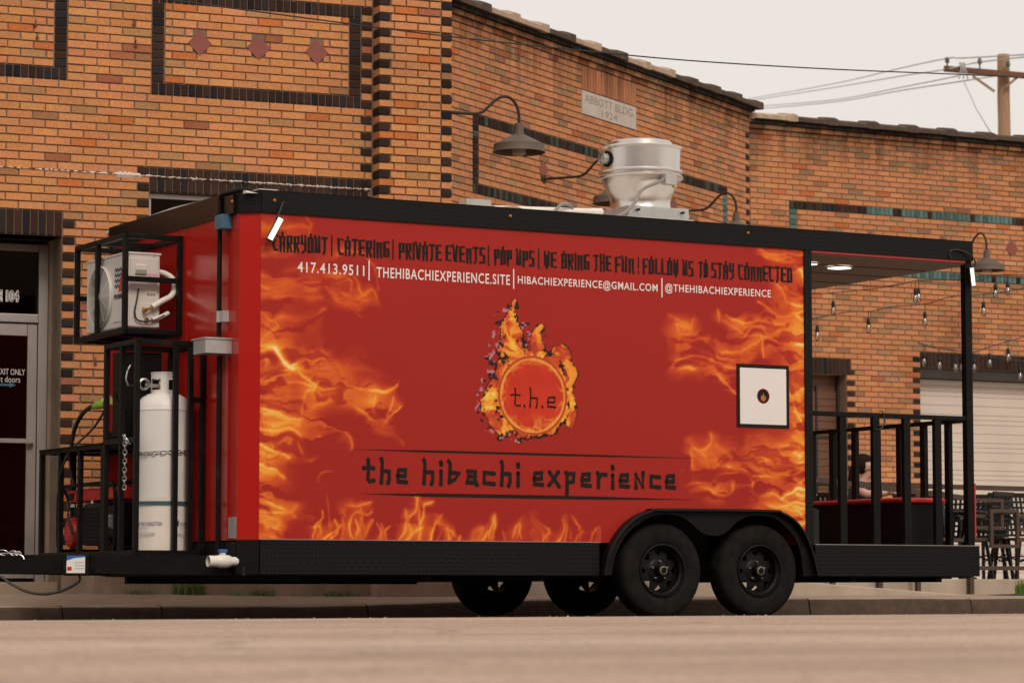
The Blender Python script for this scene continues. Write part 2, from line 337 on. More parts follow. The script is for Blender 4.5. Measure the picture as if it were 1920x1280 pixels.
def road_cracks(m):
    n = m.node_tree.nodes; l = m.node_tree.links; p = n['Principled BSDF']; src = p.inputs['Base Color'].links[0].from_socket
    tc = n.new('ShaderNodeTexCoord'); nz = n.new('ShaderNodeTexNoise'); nz.inputs['Scale'].default_value = 2.5; nz.inputs['Detail'].default_value = 5; l.new(tc.outputs['Object'], nz.inputs[0])
    ad = n.new('ShaderNodeVectorMath'); ad.operation = 'MULTIPLY_ADD'; ad.inputs[1].default_value = (.5, .5, .5); l.new(nz.outputs['Color'], ad.inputs[0]); l.new(tc.outputs['Object'], ad.inputs[2])
    vo = n.new('ShaderNodeTexVoronoi'); vo.feature = 'DISTANCE_TO_EDGE'; vo.inputs['Scale'].default_value = .42; l.new(ad.outputs[0], vo.inputs['Vector'])
    mr = n.new('ShaderNodeMapRange'); mr.inputs[1].default_value = .002; mr.inputs[2].default_value = .014; mr.inputs[3].default_value = .65; mr.inputs[4].default_value = 0; l.new(vo.outputs['Distance'], mr.inputs[0])
    st = n.new('ShaderNodeTexNoise'); st.inputs['Scale'].default_value = .55; st.inputs['Detail'].default_value = 5; mp = n.new('ShaderNodeMapping'); mp.inputs['Scale'].default_value = (.25, 1.6, 1); l.new(tc.outputs['Object'], mp.inputs[0]); l.new(mp.outputs[0], st.inputs[0])
    m2 = n.new('ShaderNodeMapRange'); m2.inputs[1].default_value = .5; m2.inputs[2].default_value = .72; m2.inputs[3].default_value = 0; m2.inputs[4].default_value = .42; l.new(st.outputs[0], m2.inputs[0])
    mx = n.new('ShaderNodeMath'); mx.operation = 'MAXIMUM'; l.new(mr.outputs[0], mx.inputs[0]); l.new(m2.outputs[0], mx.inputs[1])
    mm = n.new('ShaderNodeMix'); mm.data_type = 'RGBA'; l.new(mx.outputs[0], mm.inputs[0]); l.new(src, mm.inputs[6]); mm.inputs[7].default_value = (.20, .145, .105, 1); l.new(mm.outputs[2], p.inputs['Base Color'])
M['road'] = road_mat(); road_cracks(M['road'])
M['ground'] = mat('far_ground', (.22, .18, .14), .95)
# ------------------------------------------------------------------ lettering
def font_mesh(s, w, h, bold=0.0, space=1.0):
    """word as flat polygons, bounding box scaled to w x h; returns verts2d, faces"""
    cu = bpy.data.curves.new('word', 'FONT'); cu.body = s; cu.offset = bold; cu.space_character = space; cu.resolution_u = 3
    o = bpy.data.objects.new('word', cu); C.objects.link(o)
    me = bpy.data.meshes.new_from_object(o.evaluated_get(bpy.context.evaluated_depsgraph_get()))
    v = np.array([x.co[:2] for x in me.vertices]); f = [tuple(p.vertices) for p in me.polygons]
    bpy.data.objects.remove(o); bpy.data.curves.remove(cu); bpy.data.meshes.remove(me)
    lo, hi = v.min(0), v.max(0); v = (v-lo)/(hi-lo)
    return v*np.array([w, h]), f
def put_text(name, s, fn, x, y, w, h, m, parent, bold=.0, off=(0, 0, 0), space=1.0):
    v, f = font_mesh(s, w, h, bold, space)
    return MB(off).add([fn(x+a, y+b) for a, b in v], f).build(name, m, parent, fix=False)
def ribbon(mb, pts, wd, fn, depth, rnd=False):
    """flat stroke of varying width; every stroke a hair further out so none share a plane"""
    P = [Vector(p) for p in pts]
    if len(wd) != len(P): wd = [wd[0]]*len(P)
    Lf, Rt = [], []
    for i, p in enumerate(P):
        t = (P[min(i+1, len(P)-1)]-P[max(i-1, 0)]).normalized(); nrm = Vector((-t.y, t.x))
        k = 1
        if 0 < i < len(P)-1:
            d = (P[i+1]-P[i]).normalized().dot(nrm*0+Vector((-(P[i]-P[i-1]).normalized().y, (P[i]-P[i-1]).normalized().x)))
            c = (P[i+1]-P[i]).normalized().dot((P[i]-P[i-1]).normalized()); k = min(1.6, 1/max(.4, math.sqrt((1+c)/2)))
        e = t*wd[i]*(.0 if rnd else .5)*(-1 if i == 0 else 1 if i == len(P)-1 else 0)
        Lf.append(p+nrm*wd[i]*.5*k+e); Rt.append(p-nrm*wd[i]*.5*k+e)
    for i in range(len(P)-1):
        mb.add([fn(q.x, q.y, depth) for q in (Lf[i], Rt[i], Rt[i+1], Lf[i+1])], [(0, 1, 2, 3)])
    if rnd:
        for i, p in enumerate(P):
            mb.add([fn(p.x+wd[i]*.54*math.cos(k*math.pi/5), p.y+wd[i]*.54*math.sin(k*math.pi/5), depth+.00005) for k in range(10)], [tuple(range(10))])
SQ = {  # square lettering with a tick over the round letters
 'C': [[(1, .88), (.05, .95), (.05, .3), (.35, .05), (1, .05)]], 'A': [[(.05, 0), (.05, .85), (.95, .85), (.95, 0)], [(.05, .42), (.95, .42)], [(.5, .88), (.55, 1.06)]],
 'R': [[(.05, 0), (.05, .9), (.95, .9), (.95, .48), (.1, .48)], [(.5, .45), (.95, .02)]], 'Y': [[(.05, .95), (.05, .5), (.95, .5)], [(.95, .95), (.95, .12), (.3, .0)]],
 'O': [[(.05, .05), (.05, .88), (.95, .88), (.95, .05), (.0, .05)], [(.5, .9), (.55, 1.06)]], 'U': [[(-.1, .98), (.1, .8), (.1, .05), (.9, .05), (.9, .95)]], 'T': [[(0, .92), (1, .92)], [(.55, .9), (.55, .12), (.3, 0)]],
 'E': [[(1, .92), (.05, .92), (.05, .06), (1, .06)], [(.05, .5), (.9, .5)]], 'I': [[(.5, .95), (.5, 0)]], 'N': [[(.1, 0), (.1, .85), (.9, .85), (.9, .15), (1, 0)]],
 'G': [[(1, .92), (.05, .92), (.05, .06), (.95, .06), (.95, .5), (.45, .5)]], 'P': [[(.05, 0), (.05, .9), (.95, .9), (.95, .4), (.1, .4)]], 'V': [[(-.1, 1), (.12, .7), (.2, .25), (.55, 0), (.95, .95)]],
 'S': [[(.95, .92), (.05, .92), (.05, .52), (.95, .48), (.95, .05), (0, .05)]], 'W': [[(.05, .95), (.05, .2), (.5, -.06), (.95, .2), (.95, .95)], [(.5, .7), (.5, .0)]],
 'B': [[(.05, .06), (.05, .9), (.95, .9), (.95, .06), (.0, .06)], [(.05, .48), (.95, .48)], [(.5, .9), (.5, 1.02)]], 'H': [[(.05, 1), (.05, 0)], [(.95, 1), (.95, 0)], [(.05, .5), (.95, .5)]],
 'F': [[(1, .9), (.1, .9), (.1, .0)], [(.1, .46), (.85, .46)]], 'L': [[(.1, .95), (.1, .06), (1, .06)]], 'D': [[(.05, .05), (.05, .9), (.75, .9), (.95, .7), (.95, .05), (0, .05)]],
 '!': [[(.5, .95), (.5, .35)], [(.5, .12), (.5, .0)]], '|': [[(.5, 1.08), (.5, -.08)]]}
BR = {  # brush lettering
 't': [[(.45, 1), (.5, .6), (.42, .12), (.6, .02), (.98, .06)], [(.02, .62), (.5, .66), (.95, .62)]], 'h': [[(.12, 1.05), (.2, .9), (.18, .4), (.12, -.02)], [(.18, .50), (.88, .50), (.90, .14), (.78, -.04)]],
 'e': [[(.12, .3), (.85, .3), (.88, .58), (.2, .56), (.12, .3), (.14, .05), (.95, .02)]], 'i': [[(.40, .55), (.54, .5), (.52, .3), (.46, -.04)], [(.36, .96), (.62, .86)]],
 'b': [[(.05, 1.02), (.18, .9), (.15, .4), (.1, .06)], [(.15, .52), (.95, .46), (.6, .2), (.12, .06)]], 'a': [[(.2, .58), (.88, .56), (.82, .2), (1.02, -.04)], [(.85, .32), (.25, .36), (.12, .08), (.85, .06)]],
 'c': [[(.98, .5), (.12, .54), (.1, .06), (1, .02)]], 'x': [[(.05, .62), (.45, .35), (1, -.04)], [(.92, .64), (.5, .3), (.0, .02)]], 'p': [[(.1, .62), (.22, .5), (.2, -.38)], [(.2, .56), (.9, .58), (.85, .2), (.25, .16)]],
 'r': [[(.1, .64), (.22, .55), (.2, -.02)], [(.22, .4), (.55, .58), (.95, .56)]], 'n': [[(.15, -.02), (.12, .62), (.85, .02), (.88, .7)]], '.': [[(.4, .06), (.6, -.02)]]}
def put_glyphs(name, word, font, x0, x1, y, h, th, fn, depth, m, parent, off=(0, 0, 0), wide=.006, taper=False, narrow='i!|.I'):
    mb = MB(off); ws = [.45 if c in narrow else 1 for c in word]; tot = sum(ws)+(len(word)-1)*.0
    adv = (x1-x0+wide)/tot if len(word) > 1 else (x1-x0); x = x0+th/2; k = 0
    for c, w in zip(word, ws):
        gw = max(.004, adv*w-wide-th)
        for st_ in font[c]:
            pts = [(x+p*gw, y+q*h) for p, q in st_]
            n = len(pts); wd = [th*(1.08 if (taper and i in (0, n-1)) else (.9 if taper else 1)) for i in range(n)]
            ribbon(mb, pts, wd, fn, depth+k*.00012, taper); k += 1
        x += adv*w
    return mb.build(name, m, parent, fix=False)
K={'FLAME':[[9,0.8,3.381,1.284,3.422,1.169,3.449,1.073,3.489,0.977,3.595,0.921,3.664,0.883,3.748,0.9,3.767,0.963],[14,0.5,3.418,1.227,3.458,1.073,3.517,0.989,3.618,0.929,3.72,0.923],[6,0.6,3.537,1.191,3.578,1.134,3.587,1.076,3.564,1.036],[7,0.5,3.575,1.328,3.588,1.27,3.551,1.222,3.482,1.221,3.436,1.235],[7,0.8,3.643,1.154,3.666,1.116,3.759,1.091,3.875,1.062,3.935,0.985,3.94,0.946],[6,0.6,3.656,1.038,3.735,1.055,3.828,1.061],[7,0.6,3.891,1.277,3.994,1.311,4.088,1.266],[9,0.7,3.936,1.024,4.086,1.035,4.276,1.05,4.42,1.073],[8,0.8,3.921,0.926,4.014,0.881,4.109,0.902,4.203,0.872,4.321,0.795,4.416,0.706],[7,0.7,3.993,1.154,4.135,1.181,4.23,1.159,4.421,1.148],[8,1.1,4.203,0.884,4.323,0.945,4.418,0.927],[6,0.6,4.134,1.079,4.158,1.134,4.206,1.147],[8,0.9,4.084,0.819,4.226,0.821,4.322,0.846,4.417,0.816],[20,0.5,4.088,1.223,4.254,1.207,4.421,1.211],[22,0.5,4.086,0.988,4.252,0.991,4.419,0.994],[18,0.6,4.037,0.83,4.226,0.806,4.416,0.745],[10,0.5,3.9,1.219,4.041,1.249,4.231,1.278,4.422,1.259],[8,0.9,4.327,1.406,4.375,1.348,4.422,1.29],[8,0.35,3.226,2.173,3.295,2.137,3.396,2.111,3.428,2.1,3.419,2.158],[8,0.75,3.23,1.975,3.303,2.017,3.441,2.054,3.556,2.008,3.649,1.954,3.765,1.946,3.906,1.964,4.0,2.007,4.038,2.036,4.047,1.918],[8,0.7,3.229,1.817,3.325,1.875,3.486,1.889,3.648,1.856,3.787,1.822,3.848,1.824],[9,0.8,3.293,1.804,3.44,1.809,3.578,1.822,3.67,1.759,3.74,1.683,3.809,1.619],[15,0.45,3.372,1.962,3.487,1.947,3.625,1.902,3.765,1.88,3.905,1.897],[7,0.5,3.286,2.113,3.326,2.018,3.312,1.94],[6,0.7,3.641,2.255,3.66,2.201,3.669,2.177],[7,0.55,3.701,2.171,3.837,2.106,3.916,2.063],[9,0.7,3.744,2.212,3.884,2.16,4.049,2.187,4.192,2.173,4.335,2.12,4.431,2.105],[15,0.5,3.907,2.133,4.096,2.13,4.263,2.097,4.43,2.077],[7,0.8,3.93,2.055,4.095,2.051,4.238,2.037,4.43,2.013],[8,0.7,4.003,2.323,4.097,2.268,4.24,2.235,4.432,2.284],[7,0.7,4.17,2.45,4.217,2.373,4.289,2.317,4.433,2.304],[9,0.6,4.053,2.662,4.196,2.631,4.34,2.63,4.436,2.604],[7,0.5,4.03,2.709,4.149,2.684,4.292,2.7],[9,0.9,4.339,2.599,4.411,2.522,4.434,2.444],[10,0.6,4.245,2.713,4.364,2.68,4.437,2.708],[11,0.75,4.326,2.259,4.393,2.226,4.432,2.248],[11,0.75,4.325,2.156,4.392,2.123,4.431,2.144],[11,0.75,4.324,2.052,4.391,2.019,4.43,2.041],[11,0.75,4.323,1.949,4.39,1.916,4.429,1.937],[11,0.75,4.322,1.846,4.389,1.813,4.428,1.834],[11,0.75,4.321,1.743,4.388,1.709,4.427,1.73],[11,0.75,4.32,1.64,4.387,1.606,4.426,1.627],[11,0.75,4.319,1.537,4.386,1.503,4.425,1.524],[11,0.75,4.318,1.434,4.385,1.4,4.423,1.421],[11,0.75,4.317,1.331,4.384,1.297,4.422,1.318],[11,0.75,4.316,1.228,4.383,1.194,4.421,1.215],[11,0.75,4.315,1.126,4.382,1.092,4.42,1.112],[11,0.75,4.314,1.023,4.381,0.989,4.419,1.009],[11,0.75,4.313,0.921,4.38,0.887,4.418,0.907],[11,0.75,4.312,0.819,4.379,0.784,4.417,0.804],[11,0.75,4.311,0.716,4.377,0.682,4.416,0.702],[8,0.6,4.237,1.957,4.308,1.841,4.331,1.723,4.415,1.567],[8,0.8,4.297,1.663,4.353,1.526,4.414,1.389],[8,0.55,-0.013,2.47,0.12,2.467,0.219,2.483,0.278,2.516],[8,0.4,-0.014,2.614,0.119,2.629,0.277,2.654,0.357,2.637],[12,0.4,-0.014,2.65,0.12,2.586,0.278,2.559],[7,0.4,0.337,2.708,0.369,2.656,0.349,2.6],[8,0.6,-0.012,2.344,0.161,2.299,0.24,2.275],[9,0.55,-0.011,2.254,0.083,2.223,0.28,2.262,0.439,2.278],[8,0.5,-0.01,2.147,0.123,2.146,0.281,2.175],[14,0.4,0.004,2.309,0.2,2.338,0.398,2.384],[14,0.4,0.005,2.19,0.201,2.2,0.399,2.221],[6,0.6,0.398,2.384,0.599,2.322,0.66,2.289,0.668,2.242],[6,0.6,0.54,2.192,0.64,2.142,0.73,2.073],[6,0.65,0.7,2.309,0.741,2.238,0.782,2.215,0.843,2.251,0.884,2.172,0.909,2.089],[7,0.5,0.558,2.459,0.618,2.506,0.76,2.477,0.842,2.409,0.883,2.264],[5,0.6,0.742,2.074,0.729,2.128,0.754,2.166,0.823,2.18],[9,0.4,0.6,2.231,0.701,2.181,0.802,2.241],[9,0.6,-0.01,2.057,0.085,2.007,0.163,2.04,0.321,2.025,0.46,2.097],[8,0.6,-0.008,1.86,0.066,1.917,0.144,1.967,0.116,2.002],[12,0.4,-0.001,2.003,0.065,1.971],[10,1.5,0.008,1.817,0.094,1.832,0.153,1.787,0.197,1.71,0.244,1.679],[7,1.2,0.117,1.822,0.177,1.752,0.225,1.689],[9,0.9,0.225,1.682,0.291,1.75,0.394,1.79,0.41,1.754,0.394,1.804],[14,0.6,0.225,1.689,0.323,1.693,0.442,1.716,0.53,1.701],[8,0.8,0.032,1.761,0.064,1.684,0.127,1.65,0.197,1.645],[7,0.8,-0.002,1.627,0.127,1.596,0.304,1.599,0.404,1.57,0.452,1.528],[9,1.0,0.284,1.666,0.356,1.619,0.451,1.571,0.571,1.594,0.684,1.59,0.805,1.547,0.948,1.552,1.041,1.61],[8,0.8,0.522,1.791,0.562,1.738,0.623,1.668,0.692,1.605],[15,0.6,0.444,1.535,0.604,1.54,0.765,1.498,0.907,1.459],[8,0.7,0.318,1.387,0.317,1.495,0.364,1.558,0.444,1.542],[10,0.8,0.357,1.377,0.444,1.445,0.624,1.479,0.765,1.411,0.887,1.356,1.009,1.407,1.059,1.442],[8,0.7,0.846,1.501,0.838,1.428,0.928,1.368,0.989,1.516],[9,0.4,0.867,1.312,1.01,1.261,1.08,1.193],[16,0.5,0.009,1.681,0.107,1.685,0.225,1.636],[16,0.45,0.01,1.503,0.069,1.451,0.128,1.435],[14,0.7,0.004,1.36,0.129,1.356,0.227,1.33,0.365,1.352],[8,1.0,-0.0,1.388,0.109,1.377,0.208,1.33],[10,0.8,0.001,1.253,0.169,1.275,0.287,1.242,0.366,1.208,0.453,1.229],[18,0.5,0.012,1.306,0.208,1.312,0.405,1.299],[6,0.7,0.405,1.353,0.485,1.302,0.605,1.261,0.645,1.215,0.666,1.158],[9,0.9,0.002,1.16,0.091,1.141,0.209,1.108],[10,0.9,0.002,1.046,0.073,1.026,0.179,0.964],[6,0.6,0.268,1.188,0.327,1.118,0.395,1.076],[16,0.5,0.006,1.11,0.131,1.113],[8,0.9,0.004,0.808,0.075,0.784,0.212,0.74,0.291,0.687],[9,0.8,0.005,0.719,0.134,0.714,0.251,0.723,0.298,0.766],[9,0.7,0.006,0.631,0.095,0.667,0.162,0.65,0.134,0.614],[8,0.9,0.006,0.567,0.115,0.607,0.182,0.572],[16,0.6,0.009,0.684,0.134,0.693,0.232,0.715],[14,0.6,0.01,0.578,0.096,0.578],[8,0.8,0.004,0.897,0.047,0.827,0.133,0.846],[4,0.35,0.427,0.94,0.459,0.991,0.546,1.007],[4,0.4,0.427,0.94,0.488,0.869,0.516,0.762,0.529,0.636],[5,0.35,0.587,0.943,0.627,0.908,0.667,0.916],[6,0.9,0.41,0.538,0.433,0.635,0.469,0.69,0.461,0.733],[6,0.9,0.489,0.539,0.549,0.601,0.609,0.637],[6,0.9,0.628,0.71,0.648,0.764,0.768,0.784,0.849,0.81],[6,0.9,0.849,0.749,0.809,0.712,0.728,0.729,0.669,0.638,0.689,0.541],[6,0.9,0.77,0.541,0.809,0.639,0.85,0.694],[6,0.9,0.891,0.543,0.911,0.604,0.874,0.676],[6,0.9,1.033,0.544,1.074,0.642,1.114,0.697,1.176,0.753,1.196,0.808,1.167,0.851],[6,0.9,1.197,0.68,1.238,0.717,1.258,0.791,1.324,0.817],[6,0.9,1.082,0.544,1.135,0.606,1.226,0.644],[6,0.9,1.28,0.546,1.308,0.645,1.362,0.7,1.403,0.745],[6,0.9,1.433,0.547,1.404,0.635,1.466,0.591],[6,0.9,1.613,0.549,1.634,0.611,1.684,0.63],[6,0.9,1.688,0.549,1.739,0.594],[6,0.9,1.739,0.55,1.769,0.65,1.781,0.698,1.786,0.55],[6,0.9,1.93,0.551,1.973,0.633,1.994,0.678,2.02,0.552],[6,0.9,2.101,0.568,2.132,0.654,2.08,0.728,2.037,0.753,2.101,0.765,2.153,0.744],[6,0.9,2.144,0.553,2.209,0.598,2.231,0.636,2.166,0.68],[6,0.9,2.296,0.554,2.361,0.637,2.361,0.712,2.413,0.732,2.492,0.676,2.479,0.654],[6,0.9,2.448,0.555,2.47,0.601,2.518,0.639],[6,0.9,2.558,0.556,2.58,0.621,2.633,0.659,2.637,0.557],[6,0.9,0.549,0.54,0.577,0.619,0.56,0.673],[6,0.9,0.709,0.541,0.737,0.621,0.721,0.675],[6,0.9,0.952,0.543,0.939,0.605,0.972,0.641],[6,0.9,1.508,0.548,1.516,0.592],[6,0.9,1.866,0.551,1.845,0.595],[9,0.45,0.45,0.539,0.461,0.646],[9,0.45,0.609,0.54,0.62,0.648],[9,0.45,0.77,0.541,0.781,0.672],[9,0.45,0.911,0.543,0.923,0.637],[9,0.45,1.095,0.544,1.106,0.668],[9,0.45,1.197,0.545,1.209,0.691],[9,0.45,1.342,0.546,1.354,0.671],[9,0.45,1.446,0.547,1.458,0.621],[9,0.45,1.655,0.549,1.667,0.615],[9,0.45,1.769,0.55,1.781,0.639],[9,0.45,1.973,0.552,1.986,0.648],[9,0.45,2.123,0.553,2.136,0.687],[9,0.45,2.209,0.554,2.222,0.643],[9,0.45,2.37,0.555,2.383,0.668],[9,0.45,2.483,0.556,2.496,0.654],[9,0.45,2.602,0.557,2.615,0.625],[22,0.5,-0.014,2.614,0.159,2.625,0.337,2.614],[24,0.5,-0.012,2.308,0.28,2.324,0.519,2.318,0.761,2.239],[20,0.45,-0.01,2.147,0.281,2.161,0.44,2.169],[16,0.4,0.479,2.243,0.681,2.144,0.843,2.188],[22,0.5,-0.009,1.967,0.085,1.989,0.222,2.032],[26,0.62,-0.007,1.752,0.166,1.687,0.363,1.677,0.603,1.595,0.846,1.512,0.989,1.462],[26,0.6,-0.005,1.52,0.167,1.508],[24,0.6,0.285,1.494,0.523,1.538,0.806,1.474],[24,0.62,-0.004,1.324,0.286,1.314,0.485,1.284],[24,0.65,-0.002,1.146,0.209,1.133],[20,0.6,-0.001,1.021,0.112,0.988],[24,0.65,0.001,0.737,0.173,0.739,0.291,0.716],[20,0.7,0.002,0.578,0.115,0.572],[22,0.6,3.326,1.96,3.487,1.947,3.765,1.907,3.953,1.926],[18,0.5,3.325,1.805,3.532,1.812,3.717,1.733],[22,0.6,3.813,2.157,4.096,2.142,4.421,2.156],[22,0.6,4.048,2.009,4.419,1.945],[22,0.7,4.347,2.36,4.351,1.803,4.337,1.407,4.339,0.697],[24,0.6,3.947,1.239,4.135,1.224,4.412,1.231],[26,0.62,3.852,1.062,4.134,1.047,4.41,1.033],[24,0.7,4.037,0.83,4.227,0.833,4.407,0.777],[18,0.6,3.427,1.188,3.49,1.054,3.641,0.941],[20,0.55,3.55,1.152,3.712,1.109,3.898,1.043],[18,0.5,3.644,1.252,3.736,1.176],[22,0.6,4.101,2.665,4.426,2.603],[18,0.5,4.242,2.434,4.424,2.363],[18,0.45,3.304,2.107,3.418,2.088],[8,0.62,0.45,0.535,0.465,0.603,0.453,0.671],[8,0.62,0.609,0.537,0.625,0.63,0.612,0.724],[8,0.62,0.77,0.538,0.785,0.646,0.773,0.755],[8,0.62,0.911,0.539,0.927,0.604,0.915,0.67],[8,0.62,1.095,0.541,1.111,0.643,1.098,0.745],[8,0.62,1.189,0.541,1.205,0.684,1.192,0.826],[8,0.62,1.342,0.543,1.358,0.631,1.345,0.718],[8,0.62,1.655,0.545,1.672,0.59,1.659,0.634],[8,0.62,1.769,0.546,1.786,0.613,1.773,0.679],[8,0.62,1.981,0.548,1.998,0.622,1.986,0.697],[8,0.62,2.114,0.549,2.131,0.646,2.119,0.743],[8,0.62,2.37,0.551,2.387,0.634,2.374,0.716],[8,0.62,2.483,0.552,2.501,0.616,2.488,0.68],[8,0.62,2.602,0.553,2.619,0.602,2.606,0.651]],'STR':[[[[3.304,33.2,3.573],[3.457,33.2,3.585],[3.683,33.2,3.598],[4.161,33.2,3.647],[4.467,33.2,3.696],[4.627,33.2,3.733],[4.896,33.2,3.714],[5.171,33.2,3.708],[5.386,33.2,3.751],[5.546,33.2,3.788],[5.753,33.2,3.77],[5.998,33.2,3.758]],[[3.683,33.2,3.598],[4.627,33.2,3.733],[5.546,33.2,3.788]]],[[[3.716,33.6,3.732],[3.933,33.6,3.726],[4.273,33.6,3.713],[4.521,33.6,3.744],[4.72,33.6,3.782],[5.234,33.6,3.794],[5.513,33.6,3.838],[5.755,33.6,3.85],[6.071,33.6,3.838]],[[4.72,33.6,3.782],[5.755,33.6,3.85]]],[[[3.241,32.6,3.229],[3.434,32.6,3.253],[3.662,32.6,3.301],[3.843,32.6,3.325],[4.011,32.6,3.325],[4.143,32.6,3.349],[4.264,32.6,3.379],[4.648,32.6,3.409],[4.925,32.6,3.488],[5.31,32.6,3.518],[5.587,32.6,3.554],[5.888,32.6,3.615]],[[3.434,32.6,3.253],[4.011,32.6,3.325],[4.648,32.6,3.409],[5.31,32.6,3.518]]],[[[4.823,34.4,3.129],[4.886,34.4,3.097],[5.069,34.4,3.052],[5.259,34.4,3.033],[5.341,34.4,3.027],[5.506,34.4,3.021],[5.665,34.4,3.078],[5.887,34.4,3.141],[6.014,34.4,3.179],[6.205,34.4,3.256]],[[4.886,34.4,3.097],[5.069,34.4,3.052],[5.259,34.4,3.033],[5.48,34.4,3.021],[5.665,34.4,3.078],[5.887,34.4,3.141]]],[[[4.865,34.7,3.148],[5.107,34.7,3.096],[5.362,34.7,3.052],[5.68,34.7,2.988],[6.075,34.7,2.936],[6.254,34.7,2.911]],[[5.381,34.7,3.052],[6.075,34.7,2.936]]]],'CABLE':[[-3.036,23.0,4.957],[-2.715,23.3,4.966],[-1.427,24.0,4.924],[-0.564,24.5,4.907],[0.471,25.4,4.966],[1.562,26.3,5.031],[2.948,27.4,5.15],[4.456,28.6,5.308],[5.433,29.3,5.389]],'POLE':{'base':[11.28,66.0,12.441],'top':[11.28,66.0,12.441],'arm':[[9.872,65.7,12.065],[12.549,65.7,11.831]],'br':[[10.527,65.7,11.892],[11.03,65.75,11.544],[11.551,65.7,11.868],[11.288,65.75,11.655]],'ins':[[9.947,65.7,12.213],[10.69,65.7,12.188],[11.335,65.7,12.127]]},'LINES':[[[9.786,120.0,20.586],[10.569,95.0,16.838],[10.292,76.0,13.939],[9.948,65.7,12.299],[10.41,66.0,12.367],[11.087,58.0,11.001]],[[9.785,120.0,20.496],[10.567,95.0,16.713],[10.289,76.0,13.725],[9.916,66.0,12.094],[10.69,65.7,12.213],[10.704,56.0,10.619]],[[9.783,120.0,20.249],[10.564,95.0,16.304],[10.286,76.0,13.426],[10.233,66.0,11.946]],[[9.782,120.0,20.136],[10.563,95.0,16.233],[10.285,76.0,13.34],[10.378,66.0,11.834],[11.139,66.0,11.958]]],'SVC':[[10.378,66.0,11.797],[9.905,62.0,10.746],[9.349,58.0,9.87],[8.195,50.0,8.303],[6.65,40.0,6.518]]}
# ------------------------------------------------------------------ ground, road, kerb, sidewalk
def kz(a): 
    t = min(1, max(0, (a-1.5)/3.0)); t = t*t*(3-2*t); return .086 + .052*t
def walk_z(a, b):
    t = min(1, max(0, (a-1.5)/3.0)); k = .062*(1-t)+.0085*t
    return kz(a) + (min(b, 4.6 if t < .5 else 6.1)-3.12)*k
g = MB().quad((-1500, -1500, -.12), (1500, -1500, -.12), (1500, 1500, -.12), (-1500, 1500, -.12)).build('ground', M['ground']); kind(g, 'structure')
rows = []
bprof = [(-60, .03), (-26, .05), (-12, .06), (-1.2, .0622), (-.4, .0628), (0, .0625), (.35, .0565), (1.2, .042), (2.4, .022), (3.6, .004), (4.6, -.004), (6.2, -.024), (7.6, -.034)]
As = [-70, -40, -25, -15] + [-12+k*1.0 for k in range(30)] + [22, 30, 45, 70]
for o, z in bprof:
    r = []
    for a in As:
        b = o-4.3+.118*max(-15, min(15, a)) if o < 3 else o-4.3
        if o >= 3: b = o-4.45
        r.append((a, b, z))
    rows.append(r)
k_ = [i for i, q in enumerate(bprof) if q[0] == .35][0]
lane = MB().rings(rows[k_:], closed=False, caps=False).build('darkened_lane', M['lane']); lane.location = TW(0, 0); lane.rotation_euler = (0, 0, TH); kind(lane, 'structure')  # unseen road past the crest, made dark to cut bounce under the trailer
for p in lane.data.polygons:
    if p.normal.z < 0: p.flip()
road = MB().rings(rows[:k_+1], closed=False, caps=False).build('road', M['road'], fix=True); road.location = TW(0, 0); road.rotation_euler = (0, 0, TH); kind(road, 'structure')
# flip if needed: faces look up
for p in road.data.polygons:
    if p.normal.z < 0: p.flip()
ker = bpy.data.objects.new('kerb', None); C.objects.link(ker); ker.location = TW(0, 3.0); ker.rotation_euler = (0, 0, TH); kind(ker, 'structure')
cuts = [-9, -6.3, -3.9, -1.72, -.25, .55, 2.3, 3.6, 5.2, 6.55, 8.3, 10.2, 12.5, 15, 18]
for i in range(len(cuts)-1):
    a0, a1 = cuts[i]+.006, cuts[i+1]-.006
    rr = []
    n = 8
    for k in range(n+1):
        a = a0+(a1-a0)*k/n; z = kz(a)+random.uniform(-.003, .003); e = random.uniform(-.006, .006)
        rr.append([(a, -.03+e, -.06), (a, .005+e, z-.035), (a, .018+e, z-.012), (a, .045, z), (a, .15, z+.002), (a, .15, -.06)])
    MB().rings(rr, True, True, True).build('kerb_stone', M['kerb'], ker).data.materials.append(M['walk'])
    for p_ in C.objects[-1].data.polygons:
        if p_.normal.z > .75: p_.material_index = 1  # tops get the lighter walk concrete, faces keep the shade-dark colour
rr = []
bs = [3.152, 3.5, 4.0, 4.3, 4.6, 5.0, 5.5, 6.1, 9, 14]
aa = [-12+k*.75 for k in range(44)]
rr = [[(a, b, walk_z(a, b)) for b in bs] for a in aa]
sw = MB().rings(rr, closed=False, caps=False).build('sidewalk', M['walk']); sw.location = TW(0, 0); sw.rotation_euler = (0, 0, TH); kind(sw, 'structure')
for p in sw.data.polygons:
    if p.normal.z < 0: p.flip()
# raised patio with its front wall and the ramp up to it
pt = MB().box(7.6, 24, 6.1, 12.7, .05, .318).build('patio', M['concrete_pale'], bevel=.012); pt.location = TW(0, 0); pt.rotation_euler = (0, 0, TH); kind(pt, 'structure')
rp = MB()
rp.prism([(9.84, .155), (9.84, .1), (2.6, .1), (2.6, .30), (7.6, .30)], lambda p, q, d: (p, d, q), 5.0, 5.18)
rp.prism([(9.84, .15), (9.84, .1), (2.6, .1), (2.6, .25), (7.6, .25)], lambda p, q, d: (p, d, q), 5.182, 6.095)
rmp = rp.build('ramp', M['concrete_pale'], bevel=.01); rmp.location = TW(0, 0); rmp.rotation_euler = (0, 0, TH); kind(rmp, 'structure')
